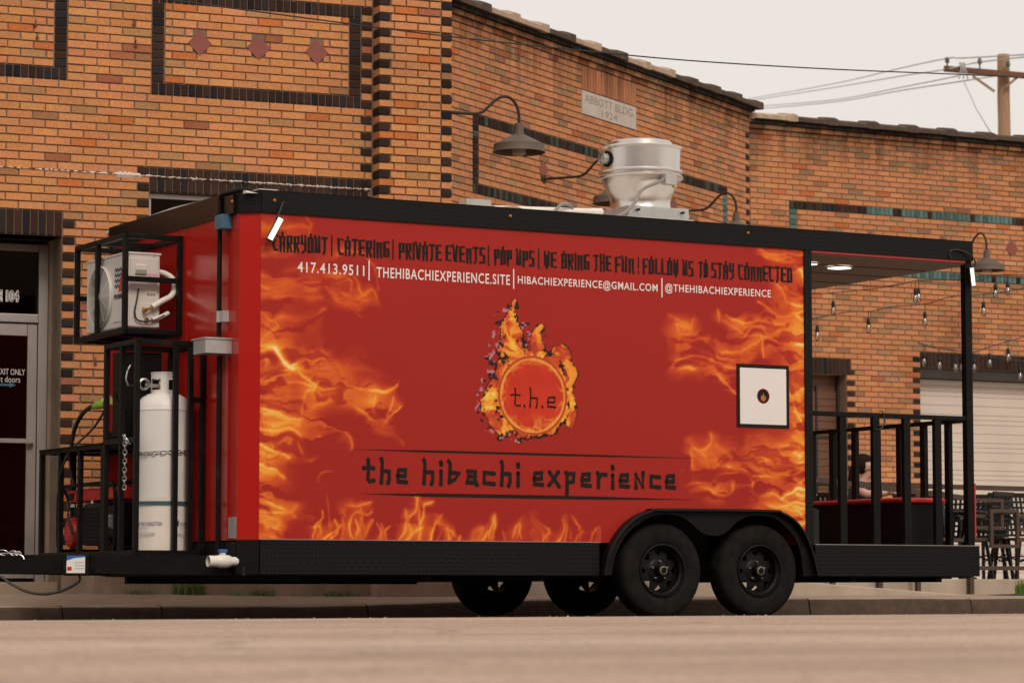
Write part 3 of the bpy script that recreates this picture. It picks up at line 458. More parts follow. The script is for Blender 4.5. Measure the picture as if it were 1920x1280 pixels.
# ------------------------------------------------------------------ brick buildings
CO, BH, PER, JT = .0677, .0575, .2132, .0102
THL, THA, THR = R(22.9), R(61.3), R(28.3)
FL = frame_of(THL, -1.26161, 24.6); FA = frame_of(THA, 2.8913, 35.2); FR = frame_of(THR, 2.9678, 36.05)
pc = FL(.747, -.15, 0); THS = THL+math.pi/2; FS = frame_of(THS, pc.x, pc.y)
bld1 = thing('brick_building', 'tan brick corner shop building with dark brick frames, red diamond tiles and a glass door', 'building', FL(-1.5, 0, .12))
bld2 = thing('brick_building', 'long tan brick building with tiled coping, carved ABBOTT BLDG stone and a white garage door', 'building', FR(2, 0, .12))
BASE = {1: Vector(bld1.location), 2: Vector(bld2.location)}
BR_LIST = []
def col_main():
    r = random.random(); v = random.uniform(.90, 1.08)
    if r < .85: c = (.595*v, .255*v*random.uniform(.94, 1.05), .102*v*random.uniform(.88, 1.12))
    elif r < .905: c = (.44*v, .23*v, .10*v)
    elif r < .915: c = (.38*v, .13*v, .065*v)
    elif r < .94: c = (.36*v, .17*v, .08*v)
    elif r < .975: c = (.54*v, .165*v, .05*v)
    else: c = (.62*v, .30*v, .12*v)
    return c
def col_dark():
    v = random.uniform(.6, 1.35); return (.040*v, .0195*v, .0145*v) if random.random() < .75 else (.022*v, .018*v, .020*v)
def col_teal(p=.6):
    if random.random() < p: v = random.uniform(.55, 1.15); return ((.105*v, .19*v, .18*v) if p > .85 else (.06*v, .085*v, .065*v))
    return col_dark()
def brick(bld, F, th, u0, u1, z0, z1, d, col, nm='brick', deep=.022):
    w, h = u1-u0, z1-z0
    if w < .028: return
    if bld == 2 and nm == 'brick': col = (col[0]*.95, col[1]*.94, col[2]*1.05)
    if bld == 2 and nm == 'brick' and z1-z0 < .06 and random.random() < .10: v = random.uniform(.8, 1.15); col = (.38*v, .21*v, .11*v)
    BR_LIST.append((bld, nm, th, F((u0+u1)/2, d+random.uniform(-.0012, .0012), (z0+z1)/2), w, h, deep, col))
def minus(iv, lo, hi):
    out = []
    for a, b in iv:
        if hi <= a or lo >= b: out.append((a, b))
        else:
            if a < lo: out.append((a, lo))
            if hi < b: out.append((hi, b))
    return out
def courses(bld, F, th, u0, u1, z0, n, d=-.012, excl=(), quoin=(), deep=.022, phase=0, colf=col_main, header_end=None):
    for k in range(n):
        za = z0+k*CO; zm = za+BH/2; iv = [(u0, u1)]
        for (a, b, c0, c1) in excl:
            if c0 < zm < c1: iv = minus(iv, a, b)
        for (a, b, c0, c1, par, dp) in quoin:
            if c0 < zm < c1 and (k+par) % 2 == 0:
                iv = minus(iv, a, b); brick(bld, F, th, a+JT/2, b-JT/2, za, za+BH, d, col_dark(), 'dark_brick', dp)
        off = PER/2*((k+phase) % 2)
        for a, b in iv:
            i0 = math.floor((a-off)/PER)+1; cut = [a]+[off+i*PER for i in range(i0, i0+400) if off+i*PER < b and a+.045 < off+i*PER < b-.045]+[b]
            for p, q in zip(cut[:-1], cut[1:]): brick(bld, F, th, p+JT/2, q-JT/2, za, za+BH, d, col_main(), 'brick', deep)
def soldier(bld, F, th, u0, u1, z0, z1, colf=col_dark, d=-.014, pitch=.0677, nm='dark_brick', deep=.024):
    n = max(1, round((u1-u0)/pitch)); p = (u1-u0)/n
    for i in range(n): brick(bld, F, th, u0+i*p+JT/2, u0+(i+1)*p-JT/2, z0+JT/2, z1-JT/2, d, colf(), nm, deep)
def stack(bld, F, th, u0, u1, z0, z1, colf=col_dark, d=-.014):
    n = max(1, round((z1-z0)/CO)); p = (z1-z0)/n
    for i in range(n): brick(bld, F, th, u0+JT/2, u1-JT/2, z0+i*p+JT/2, z0+(i+1)*p-JT/2, d, colf(), 'dark_brick', .024)
def backing(mb, F, u0, u1, z0, z1, holes, d=0, thick=.3):
    us = sorted({u0, u1, *[h for a in holes for h in a[:2] if u0 < h < u1]}); zs = sorted({z0, z1, *[h for a in holes for h in a[2:4] if z0 < h < z1]})
    for i in range(len(us)-1):
        for j in range(len(zs)-1):
            um, zm = (us[i]+us[i+1])/2, (zs[j]+zs[j+1])/2
            if any(a < um < b and c < zm < e for a, b, c, e in holes): continue
            v = [tuple(F(u, q, z)) for z in (zs[j], zs[j+1]) for q in (d, thick) for u in (us[i], us[i+1])]
            mb.add(v, [(0, 2, 3, 1), (4, 5, 7, 6), (0, 1, 5, 4), (2, 6, 7, 3), (0, 4, 6, 2), (1, 3, 7, 5)])
o1 = tuple(BASE[1]); o2 = tuple(BASE[2])
# --- the shop building, front wall
Z0 = .172; TOP1 = Z0+92*CO
zr = lambda k: Z0+k*CO-JT/2
FB, FT = zr(61), zr(74)+.0                 # big frame bottom and top edges
FBL = zr(61.5)
holesL = [(-5.2, -2.618, .16, zr(43)), (-1.887, .036, 1.2, zr(49))]
mb = MB(o1); backing(mb, FL, -6.2, .075, .1, TOP1, holesL)
backing(mb, FL, .085, .735, .1, TOP1, [], -.143, -.002)
backing(mb, FS, .16, 2.7, .1, TOP1, [])
mb.build('wall', M['mortar'], bld1)
fr1 = (-1.881, -.035, zr(61), zr(74)); fr0 = (-4.45, -2.596, zr(62), zr(74))
exL = holesL + [(-1.887, .036, zr(49), zr(52)), (-5.2, -2.618, zr(43), zr(46)), fr1, fr0]
courses(1, FL, THL, -6.2, .068, Z0+4*CO, 88, excl=exL, quoin=[(-2.618, -2.512, .2, zr(46), 0, .1), (-1.992, -1.887, 1.2, zr(52), 1, .1), (-.035, .068, .2, 9, 1, .022)])
def frame(bld, F, th, u0, u1, z0, z1, bt, bl, colh, colv_l, colv_r, colb=None):
    soldier(bld, F, th, u0, u1, z0, z0+bt, colb or colh, pitch=.0645); soldier(bld, F, th, u0, u1, z1-bt, z1, colh, pitch=.0645)
    stack(bld, F, th, u0, u0+bl, z0+bt, z1-bt, colv_l); stack(bld, F, th, u1-bl, u1, z0+bt, z1-bt, colv_r)
frame(1, FL, THL, *fr1, 1.5*CO, .108, col_dark, col_dark, col_dark)
frame(1, FL, THL, *fr0, 1.5*CO, .108, col_dark, col_dark, col_dark)
dia = []
for u in (-1.468, -.954, -.437): dia.append((u, 4.752))
def dia_ex(ds, h=.1): return [(u-h*.55, u+h*.55, z-h*.95, z+h*.95) for u, z in ds]
for f_ in (fr1, fr0):
    courses(1, FL, THL, f_[0]+.108, f_[1]-.108, f_[2]+1.5*CO+JT/2, 10 if f_ is fr1 else 9, excl=dia_ex(dia), phase=1)
soldier(1, FL, THL, -1.887, .036, zr(49), zr(52), pitch=.0665); soldier(1, FL, THL, -5.2, -2.618, zr(43), zr(46), pitch=.0665)
courses(1, FL, THL, .072, .747, Z0+4*CO, 88, d=-.16, quoin=[(.072, .178, .2, 9, 0, .157), (.645, .747, .2, 9, 0, .1)], deep=.15, phase=1)
courses(1, FS, THS, .11, 2.7, Z0+4*CO, 88, d=-.007, phase=0)
def diamonds(bld, base, F, th, pts, r=.105):
    me = None
    for u, z in pts:
        if me is None:
            b_ = MB().prism([(0, -r), (r, 0), (0, r), (-r, 0)], lambda p, q, d: (p, d, q), 0, .03); me = b_.mesh('diamond_tile')
        o = obj('diamond_tile', me, M['terracotta'], bld); o.location = F(u, -.016, z)-base; o.rotation_euler = (0, 0, th)
diamonds(bld1, BASE[1], FL, THL, dia)
MB(o1).add([tuple(FL(u, d, z)) for u in (-6.2, .8) for d, z in ((-.2, TOP1), (-.2, TOP1+.12), (.4, TOP1+.15), (.4, TOP1))],
   [(0, 1, 5, 4), (1, 2, 6, 5), (2, 3, 7, 6), (3, 0, 4, 7), (0, 3, 2, 1), (4, 5, 6, 7)]).build('coping', M['coping_dark'], bld1)
# ragged caulk line left by an old awning
rr = []
N = 260
for i in range(N+1):
    u = -3.9+3.95*i/N; z = 3.617-.005*(u+3.1)+random.uniform(-.004, .004); h = abs(random.gauss(.009, .004))+(.016 if abs(u+2.07) < .1 else 0)
    if -3.9 < u < -2.3 and random.random() < .25: h *= .3
    rr.append([tuple(FL(u, -.010, z-h)), tuple(FL(u, -.022, z)), tuple(FL(u, -.010, z+h))])
MB(o1).rings(rr, closed=False, caps=False, smooth=False).build('caulk_line', M['caulk'], bld1, fix=False)
# lift holes and iron stubs left in the wall
mbh = MB(o1)
for u, z in [(-2.865, 4.80), (-2.85, 4.70), (-2.02, 4.69), (-2.04, 4.87), (-2.03, 5.24), (-2.87, 5.22), (-2.33, 2.05)]:
    mbh.prism([(0, -.02), (.014, 0), (.004, .008), (0, .05), (-.004, .008), (-.014, 0)], lambda p, q, d: tuple(FL(u+p, d, z+q)), -.03, .01)
mbh.build('iron_stubs', M['rust'], bld1)
# plinth
rr = []
for i in range(40):
    u = -2.6+2.68*i/39; e = random.uniform(-.008, .008)
    rr.append([tuple(FL(u, -.05+e, .08)), tuple(FL(u, -.045+e, .39)), tuple(FL(u, -.02, .445)), tuple(FL(u, .02, .445))])
MB(o1).rings(rr, closed=False, caps=False, smooth=False).build('plinth', M['concrete'], bld1)
MB(o1).add([tuple(FL(u, d, z)) for z in (.08, .45) for d in (-.2, 0) for u in (.06, .78)], [(0, 2, 3, 1), (4, 5, 7, 6), (0, 1, 5, 4), (2, 6, 7, 3), (0, 4, 6, 2), (1, 3, 7, 5)]).build('plinth', M['concrete'], bld1)
# shop door and its glass
DD = .45
def lb(mb, u0, u1, d0, d1, z0, z1, F=FL):
    return mb.add([tuple(F(u, d, z)) for z in (z0, z1) for d in (d0, d1) for u in (u0, u1)], [(0, 2, 3, 1), (4, 5, 7, 6), (0, 1, 5, 4), (2, 6, 7, 3), (0, 4, 6, 2), (1, 3, 7, 5)])
lb(MB(o1), -2.618, -2.5, .09, DD+.1, .16, zr(43)).build('jamb', M['concrete'], bld1)
lb(MB(o1), -5.2, -2.62, .03, DD+.1, zr(43), zr(43)+.04).build('soffit', M['lintel'], bld1)
mb = MB(o1)
lb(mb, -2.70, -2.622, DD-.03, DD+.05, .26, 3.05); lb(mb, -5.1, -2.702, DD-.04, DD+.05, 2.40, 2.47); lb(mb, -5.1, -2.702, DD-.03, DD+.05, 2.99, 3.05)
lb(mb, -3.78, -3.70, DD-.03, DD+.05, .26, 2.398)
sf = mb.build('shopfront_frame', M['alu_frame'], bld1, bevel=.004)
mb = MB(o1)
lb(mb, -2.785, -2.706, DD-.02, DD+.03, .30, 2.39); lb(mb, -3.69, -3.61, DD-.02, DD+.03, .30, 2.39); lb(mb, -3.608, -2.787, DD-.02, DD+.03, 2.29, 2.39); lb(mb, -3.608, -2.787, DD-.02, DD+.03, .30, .42)
door = mb.build('shop_door', M['alu_frame'], bld1, bevel=.004)
lb(MB(o1), -3.608, -2.787, DD+.0, DD+.008, .42, 2.29).build('door_glass', M['glass_dark'], door)
mb = MB(o1); lb(mb, -3.66, -2.74, DD-.09, DD-.06, 1.405, 1.44); lb(mb, -2.76, -2.73, DD-.06, DD-.02, 1.40, 1.445); mb.build('push_bar', M['alu_frame'], door)
tr = lb(MB(o1), -5.1, -2.702, DD+.0, DD+.008, 2.47, 2.99).build('transom_glass', M['glass_dark'], bld1)
lb(MB(o1), -5.1, -3.782, DD+.0, DD+.008, .6, 2.40).build('shop_glass', M['glass_dark'], bld1)
lb(MB(o1), -5.1, -3.782, DD-.03, DD+.05, .2, .6).build('stall_riser', M['alu_frame'], bld1)
lb(MB(o1), -5.2, -2.6, .0, DD+.3, .05, .27).build('threshold', M['concrete'], bld1)
ftx = lambda d: (lambda x, y: tuple(FL(x, DD-d, y)))
def fl_text(name, s, u0, u1, z, h, par):
    put_text(name, s, ftx(.004), u0-.004, z-.004, u1-u0+.008, h+.008, M['white_print'], par, .09, o1)
    put_text(name, s, ftx(.007), u0+.001, z+.001, u1-u0-.002, h-.002, M['brown_door'], par, -.01, o1)
fl_text('lettering', 'SUITE 104', -3.20, -2.862, 2.572, .092, tr)
put_text('lettering', 'EXIT ONLY', ftx(.004), -3.028, 1.967, .228, .05, M['door_print'], door, .01, o1)
put_text('lettering', 't doors', ftx(.004), -3.005, 1.905, .165, .05, M['door_print'], door, .005, o1)
MB(o1).add([tuple(FL(u, DD-.004, z)) for u, z in [(-3.05, 1.875), (-2.93, 1.875), (-2.93, 1.862), (-2.875, 1.884), (-2.93, 1.906), (-2.93, 1.893), (-3.05, 1.893)]], [tuple(range(7))]).build('arrow', M['blue_metal'], door, fix=False)
mb = MB(o1)
for q in [[(-5.3, .56), (-2.4, .56), (-2.4, 4), (-5.3, 4)]]:
    P = [tuple(FL(u, d, z)) for z in (.27, 3.2) for u, d in q]
    mb.add(P, [(0, 1, 2, 3), (4, 5, 6, 7), (1, 2, 6, 5), (2, 3, 7, 6), (3, 0, 4, 7)])
mb.build('shop_interior', M['dark_room'], bld1, fix=False)
ch = thing('wooden_chair', 'dark ladder-back chair standing inside behind the shop door glass', 'chair', FL(-3.02, 1.1, .27), THL+.6)
mb = MB(); mb.box(-.21, .21, -.21, .21, .43, .47).build('seat', M['brown_door'], ch)
for x, y, h in [(-.19, -.19, .43), (.19, -.19, .43), (-.19, .19, 1.0), (.19, .19, 1.0)]: MB().bar((x, y, 0), (x, y+(.06 if h > .5 else 0), h), .04).build('leg', M['brown_door'], ch)
for z in (.62, .76, .92): MB().box(-.18, .18, .2, .23, z, z+.06).build('back_slat', M['brown_door'], ch)
# upper shop window just above the trailer roof
mb = MB(o1); lb(mb, -1.887, .036, .06, .11, zr(49)-.045, zr(49)-.004); lb(mb, -1.887, -1.855, .06, .11, 1.2, zr(49)-.05); lb(mb, -.95, -.91, .06, .11, 1.2, zr(49)-.05); lb(mb, -1.887, .036, .02, .12, 1.16, 1.2)
win = mb.build('window', M['alu_frame'], bld1)
lb(MB(o1), -1.853, .036, .08, .088, 1.2, zr(49)-.047).build('pane', M['glass_dark'], win)
lb(MB(o1), -1.9, .05, .6, .62, 1.1, 3.6).build('window_backing', M['dark_room'], bld1)
# --- the ABBOTT building: slanted wall and street wall
TOPB = 5.895; ZB = TOPB+JT/2-82*CO
zk = lambda z: ZB+round((z-ZB)/CO)*CO-JT/2
bdA = (-6.865, -.663, zk(5.05)-12*CO, zk(5.05)); plq = (-4.458, -3.125, zk(5.342), zk(5.66)); sold = (-4.458, -3.125, zk(5.66), TOPB)
diaA = [(-5.351, 4.632), (-3.76, 4.632), (-2.17, 4.632)]
mb = MB(o2); backing(mb, FA, -9.45, 0, .1, 6.05, [])
holesR = [(.25, 1.437, .2, zk(2.909)), (2.583, 6.6, .2, zk(3.03))]
backing(mb, FR, -.25, 9, .1, 6.05, holesR)
FE = frame_of(THA+math.pi/2, *FA(0, 0, 0)[:2]); backing(mb, FE, .02, .75, .1, 6.05, [])
mb.build('wall', M['mortar2'], bld2)
courses(2, FA, THA, -9.45, 0, ZB, 82, excl=[bdA, plq, sold], quoin=[(-.115, 0, .3, 5.8, 1, .1)])
def tA(p): return lambda: col_teal(p)
soldier(2, FA, THA, bdA[0], bdA[1], bdA[3]-1.5*CO, bdA[3], tA(.3), pitch=.062); soldier(2, FA, THA, bdA[0], bdA[1], bdA[2], bdA[2]+1.5*CO, tA(.3), pitch=.062)
stack(2, FA, THA, bdA[0], bdA[0]+.12, bdA[2]+1.5*CO, bdA[3]-1.5*CO, tA(.35)); stack(2, FA, THA, bdA[1]-.12, bdA[1], bdA[2]+1.5*CO, bdA[3]-1.5*CO, tA(1))
courses(2, FA, THA, bdA[0]+.12, bdA[1]-.12, bdA[2]+1.5*CO+JT/2, 9, excl=dia_ex(diaA), phase=1)
diamonds(bld2, BASE[2], FA, THA, diaA)
soldier(2, FA, THA, sold[0], sold[1], sold[2], sold[3], lambda: tuple(q*random.uniform(.92, 1.06) for q in (.50, .215, .09)), pitch=.0677, nm='brick')
bdR = (.586, 9, zk(5.07)-13*CO, zk(5.07)); diaR = [(u, 4.665) for u in (1.822, 2.965, 4.08, 5.2, 6.3)]
courses(2, FR, THR, 0, 9, ZB, 82, excl=holesR+[bdR, (.25, 1.50, zk(2.909), zk(3.112)), (2.583, 6.6, zk(3.03), zk(3.03)+3*CO)],
        quoin=[(1.437, 1.56, .3, 3.0, 0, .1), (2.465, 2.583, .3, 3.2, 1, .1)])
soldier(2, FR, THR, .586, 1.77, bdR[3]-1.5*CO, bdR[3], tA(.06)); soldier(2, FR, THR, 1.77, 4.10, bdR[3]-1.5*CO, bdR[3], tA(.9)); soldier(2, FR, THR, 4.1, 9, bdR[3]-1.5*CO, bdR[3], tA(.05))
soldier(2, FR, THR, .586, 2.2, bdR[2], bdR[2]+1.5*CO, tA(.3)); soldier(2, FR, THR, 2.2, 4.35, bdR[2], bdR[2]+1.5*CO, tA(.92)); soldier(2, FR, THR, 4.35, 9, bdR[2], bdR[2]+1.5*CO, tA(.1))
stack(2, FR, THR, .586, .70, bdR[2]+1.5*CO, bdR[3]-1.5*CO, tA(.95))
courses(2, FR, THR, .70, 9, bdR[2]+1.5*CO+JT/2, 10, excl=dia_ex(diaR), phase=1)
diamonds(bld2, BASE[2], FR, THR, diaR)
soldier(2, FR, THR, .25, 1.50, zk(2.909), zk(3.112)); soldier(2, FR, THR, 2.583, 6.6, zk(3.03), zk(3.03)+3*CO)
def soot(): 
    c = col_main(); v = random.uniform(.45, .95); return tuple(x*v for x in c)
for F, th, u0, u1 in ((FA, THA, -9.45, .03), (FR, THR, -.03, 9)):
    for z0, h, d in ((TOPB+.002, .060, -.022), (TOPB+.066, .056, -.048)):
        i = 0
        while u0+i*PER < u1:
            brick(2, F, th, u0+i*PER+.004, min(u1, u0+(i+1)*PER)-.004, z0, z0+h, d, soot(), 'brick', .1); i += 1
    n = int((u1-u0)/.09)
    for i in range(n): brick(2, F, th, u0+i*(u1-u0)/n+.002, u0+(i+1)*(u1-u0)/n-.002, TOPB+.126, TOPB+.178, -.074, tuple(c*random.uniform(.5, 1.3) for c in (.062, .043, .033)), 'dark_brick', .12)
# camel-back coping tiles, the collar at one end
def coping_mesh(L_):
    sec = lambda s, x, up: [(x, -.115-s, 6.073-s*.6), (x, -.115-s, 6.12+up), (x, -.06, 6.150+up), (x, .10, 6.178+up), (x, .26, 6.15+up), (x, .30+s, 6.12+up), (x, .30+s, 6.073)]
    return MB((0, 0, 6.073)).rings([sec(0, 0, 0), sec(0, L_-.17, 0), sec(.014, L_-.15, .022), sec(.018, L_-.02, .028), sec(.010, L_, .02)], True, True, False).mesh('coping_tile')
cm = {}
def tiles(F, th, u_end, pat, n):
    for k in range(n):
        c = pat[k] if k < len(pat) else pat[-1]
        if c not in cm: cm[c] = coping_mesh(.62); 
        o = obj('coping_tile', cm[c], M['coping_dark'] if c == 'D' else M['coping_buff'], bld2)
        p = F(u_end-(k+1)*.622, random.uniform(-.008, .008), 6.073+random.uniform(0, .008)); o.location = p-BASE[2]; o.rotation_euler = (random.uniform(-.01, .01), random.uniform(-.006, .006), th+random.uniform(-.008, .008))
tiles(FA, THA, .17, 'DDDDBBDBDBBDDD', 15)
tiles(FR, THR, 8.12, 'DDDDDDDDDDDDB', 13)
MB(o2).add([tuple(FR(u, d, 5.9)) for u, d in ((-9, .25), (9, .25), (9, 14), (-4, 14))], [(0, 1, 2, 3)]).build('roof', M['under'], bld2, fix=False)
# name stone, its carving drawn as flat letters in a shade-dark colour
fa = lambda d: (lambda x, y: tuple(FA(x, d, y)))
pq = MB(o2).add([tuple(FA(u, d, z)) for z in (plq[2]+.006, plq[3]-.006) for d in (-.016, .02) for u in (plq[0]+.006, plq[1]-.006)], [(0, 2, 3, 1), (4, 5, 7, 6), (0, 1, 5, 4), (2, 6, 7, 3), (0, 4, 6, 2), (1, 3, 7, 5)]).build('name_stone', M['stone'], bld2, bevel=.006)
put_text('lettering', 'ABBOTT BLDG.', fa(-.0175), -4.40, plq[3]-.128, 1.21, .085, M['stone_groove_shade'], pq, -.012, o2)
put_text('lettering', '1924', fa(-.0175), -3.98, plq[3]-.236, .36, .075, M['stone_groove_shade'], pq, -.012, o2)
# garage door, lintel and brown doors
GF = FR
def gb(mb, *a): return lb(mb, *a, F=FR)
gb(MB(o2), 2.59, 6.59, .02, .24, 2.925, zk(3.03)+.02).build('steel_lintel', M['lintel'], bld2)
gd = gb(MB(o2), 2.59, 6.59, .20, .215, .3, 2.922).build('garage_door', M['garage'], bld2)
z = .315; i = 0
while z < 2.88:
    h = (.118, .118, .062, .062)[i % 4]; h = min(h, 2.915-z)
    mb = MB(o2); mb.add([tuple(FR(u, d, zz)) for u in (2.592, 6.588) for d, zz in ((.194, z), (.190, z+.004), (.190, z+h-.006), (.194, z+h-.003))], [(0, 1, 5, 4), (1, 2, 6, 5), (2, 3, 7, 6)])
    mb.build('door_panel', M['garage'], gd); z += h; i += 1
gb(MB(o2), 2.59, 6.59, .15, .199, 2.86, 2.915).build('door_head', M['offwhite'], gd)
bd = gb(MB(o2), .26, 1.43, .2, .23, .3, zk(2.909)+.03).build('brown_double_door', M['brown_door'], bld2)
for u0, u1 in ((.28, 1.085), (1.115, 1.40)):
    z = .34
    while z < 2.7:
        gb(MB(o2), u0, u1, .185, .2, z, z+.088).build('plank', M['brown_door'], bd); z += .095
gb(MB(o2), 1.087, 1.113, .17, .2, .3, 2.78).build('door_stile', M['lintel'], bd); gb(MB(o2), .26, 1.43, .165, .2, 2.12, 2.15).build('door_rail', M['lintel'], bd)
gb(MB(o2), 1.40, 1.432, .15, .2, .3, zk(2.909)).build('door_frame', M['lintel'], bd)
# ---- which bricks show largest: those become objects, the rest one mass per building
cp, sp_ = math.cos(PITCH), math.sin(PITCH)
def px(P):
    x, y, z = P[0], P[1], P[2]-CAMH; dep = y*cp+z*sp_; return 960+FPX*x/dep, 640-FPX*(-y*sp_+z*cp)/dep, dep
def score(b):
    bldn, nm, th, P, w, h, dp, c = b
    X, Y, dep = px(P)
    if not (-10 < X < 1930 and -5 < Y < 1285): return 0
    if 440 < X < 1515 and Y > 355+(X-445)*.073: return 0
    if X >= 1515 and Y > 1000: return 0
    if 1515 <= X < 1825 and 450 < Y < 500: return 0
    if X < 445 and Y > 360+(445-X)*.32 and X > 150: return 0
    if bldn == 2 and X < 838: return 0
    view = Vector((-P.x, -P.y, 0)).normalized(); nn = Vector((math.sin(th), -math.cos(th), 0))
    return w*h/dep**2*max(0, view.dot(nn))
sc_ = [score(b) for b in BR_LIST]
single = set()
for bldn in (1, 2):
    for nm in ('brick', 'dark_brick'):
        ids = sorted([i for i, b in enumerate(BR_LIST) if b[0] == bldn and b[1] == nm and sc_[i] > 0], key=lambda i: -sc_[i])[:300]
        single |= set(ids)
bm_cache = {}
def brick_mesh(w, h, dp):
    k = (round(w, 3), round(h, 3), round(dp, 3))
    if k not in bm_cache:
        e = .003; v = []
        for (y, s) in ((0, e), (e, 0), (dp, 0)):
            v += [(-w/2+s, y, -h/2+s), (w/2-s, y, -h/2+s), (w/2-s, y, h/2-s), (-w/2+s, y, h/2-s)]
        f = [(0, 1, 2, 3)] + [(r*4+(j+1) % 4, r*4+j, (r+1)*4+j, (r+1)*4+(j+1) % 4) for r in (0, 1) for j in range(4)]
        me = bpy.data.meshes.new('brick'); me.from_pydata(v, [], f); bm_cache[k] = me
    return bm_cache[k]
bparent = {1: bld1, 2: bld2}; bmats = {1: M['brick1'], 2: M['brick2']}
for i in sorted(single):
    bldn, nm, th, P, w, h, dp, c = BR_LIST[i]
    me = brick_mesh(w, h, dp)
    if not me.materials: me.materials.append(None)
    o = bpy.data.objects.new(nm, me); C.objects.link(o); o.parent = bparent[bldn]; o.location = P-BASE[bldn]
    o.material_slots[0].link = 'OBJECT'; o.material_slots[0].material = bmats[bldn]
    o.rotation_euler = (random.uniform(-.008, .008), 0, th+random.uniform(-.006, .006)); o.color = (*c, 1)
for bldn in (1, 2):
    for nm in ('brick', 'dark_brick'):
        ids = [i for i, b in enumerate(BR_LIST) if b[0] == bldn and b[1] == nm and i not in single]
        V = []; Fc = []; cols = []; base = BASE[bldn]
        for i in ids:
            _, _, th, P, w, h, dp, c = BR_LIST[i]; cth, sth = math.cos(th), math.sin(th); n = len(V); q = P-base
            for (y, s) in ((0, .003), (dp, 0)):
                for x, z in ((-w/2+s, -h/2+s), (w/2-s, -h/2+s), (w/2-s, h/2-s), (-w/2+s, h/2-s)):
                    V.append((q.x+x*cth-y*sth, q.y+x*sth+y*cth, q.z+z))
            Fc += [(n, n+1, n+2, n+3)] + [(n+(j+1) % 4, n+j, n+4+j, n+4+(j+1) % 4) for j in range(4)]
            cols += [c]*5
        me = bpy.data.meshes.new(nm+'_courses'); me.from_pydata(V, [], Fc)
        at_ = me.attributes.new('Col', 'FLOAT_COLOR', 'CORNER')
        arr = np.repeat(np.array([(*c, 1) for c in cols], dtype=np.float32), 4, axis=0); at_.data.foreach_set('color', arr.ravel())
        o = obj(nm+'_courses', me, M['brickm'] if bldn == 1 else M['brick2m'], bparent[bldn]); kind(o, 'stuff')
# ------------------------------------------------------------------ the food trailer (local axes: a along the side, b into the depth)
LT, WT, ZT, ZS, ZR, ZBt, LP, CH = 6.0, 2.59, 2.877, 2.729, .538, .309, 4.417, .108
trl = tthing('food_trailer', 'red food trailer with flame print, black tread-plate trim and a railed rear porch', 'trailer', 0, 0, 0)
def tb(mb, *a): return mb.box(*a)
FOUT = [(2.638, .309), (2.66, .421), (2.713, .534), (2.811, .656), (2.923, .733), (3.03, .77), (3.125, .782), (4.046, .786), (4.164, .772), (4.282, .715), (4.376, .61), (4.441, .469), (4.483, .309)]
FIN = [(2.724, .309), (2.745, .40), (2.768, .471), (2.82, .56), (2.88, .623), (3.015, .712), (3.15, .745), (3.24, .742), (3.308, .731), (3.38, .697), (3.445, .648), (3.49, .617), (3.536, .603), (3.605, .596), (3.65, .602), (3.698, .62), (3.755, .668), (3.815, .71), (3.88, .737), (3.955, .747), (4.073, .741), (4.15, .718), (4.214, .676), (4.28, .615), (4.331, .54), (4.36, .45), (4.377, .309)]
def smooth_path(P, k=4):
    out = []
    for i in range(len(P)-1):
        p0, p1, p2, p3 = P[max(i-1, 0)], P[i], P[i+1], P[min(i+2, len(P)-1)]
        for j in range(k):
            t = j/k
            out.append(tuple(.5*((2*b)+(c-a)*t+(2*a-5*b+4*c-d)*t*t+(3*b-a-3*c+d)*t**3) for a, b, c, d in zip(p0, p1, p2, p3)))
    return out+[tuple(P[-1])]
FO, FI = smooth_path(FOUT), smooth_path(FIN)
# body shell
mb = MB(); hole = (2.66, 4.46, .2, .80)
us, zs_ = [0, 2.60, LP+.03], [ZR, .80, ZS]
for i in range(2):
    for j in range(2):
        if i == 1 and j == 0: continue
        mb.box(us[i], us[i+1], 0, .04, zs_[j], zs_[j+1])
mb.box(0, LP+.03, WT-.04, WT, ZR, ZS); mb.box(LP+.0, LP+.035, .04, WT-.04, ZR, ZS)
mb.build('body', M['red'], trl)
mb = MB().prism([(-CH, CH), (0, 0), (.03, .03), (-CH+.03, CH+.03)], lambda p, q, d: (p, q, d), ZR, ZS); mb.build('corner_panel', M['red'], trl)
mb = MB().prism([(-CH, WT-CH), (0, WT), (.03, WT-.03), (-CH+.03, WT-CH-.03)], lambda p, q, d: (p, q, d), ZR, ZS); mb.build('corner_panel', M['red'], trl)
MB().box(-CH, -CH+.03, CH+.001, WT-CH-.001, ZR, ZS).build('front_panel', M['red'], trl)
MB().box(-CH-.006, -CH-.001, 1.0, 1.55, ZR+.02, 1.95).build('front_hatch', M['red'], trl, bevel=.004)
for b in (.42, 1.02, 1.62, 2.2): MB().box(-CH-.004, -CH-.0005, b-.012, b+.012, ZR, ZS).build('panel_seam', M['red'], trl)
# floor, underbody, wheel wells
MB().box(-.09, LT, .39, WT-.39, .30, .36).box(-.09, 2.58, .05, .389, .30, .36).box(4.54, LT, .05, .389, .30, .36).box(-.09, 2.58, WT-.389, WT-.05, .30, .36).box(4.54, LT, WT-.389, WT-.05, .30, .36).build('underbody', M['under'], trl)
mb = MB().box(2.60, 4.52, .36, .38, .3, .80).box(2.60, 4.52, -.0, .38, .80, .81).box(2.55, 2.60, .04, .38, .3, .80).box(4.52, 4.57, .04, .38, .3, .8)
mb.build('wheel_well', M['under'], trl)
mb = MB().box(2.60, 4.52, WT-.38, WT-.36, .3, .80); mb.build('wheel_well', M['under'], trl)
for x in (.3, 1.3, 2.2, 4.9, 5.7): MB().box(x, x+.05, .1, WT-.1, .265, .30).build('cross_member', M['under'], trl)
MB().box(.0, 2.4, WT-.25, WT-.2, .25, .31).build('frame_rail', M['under'], trl)
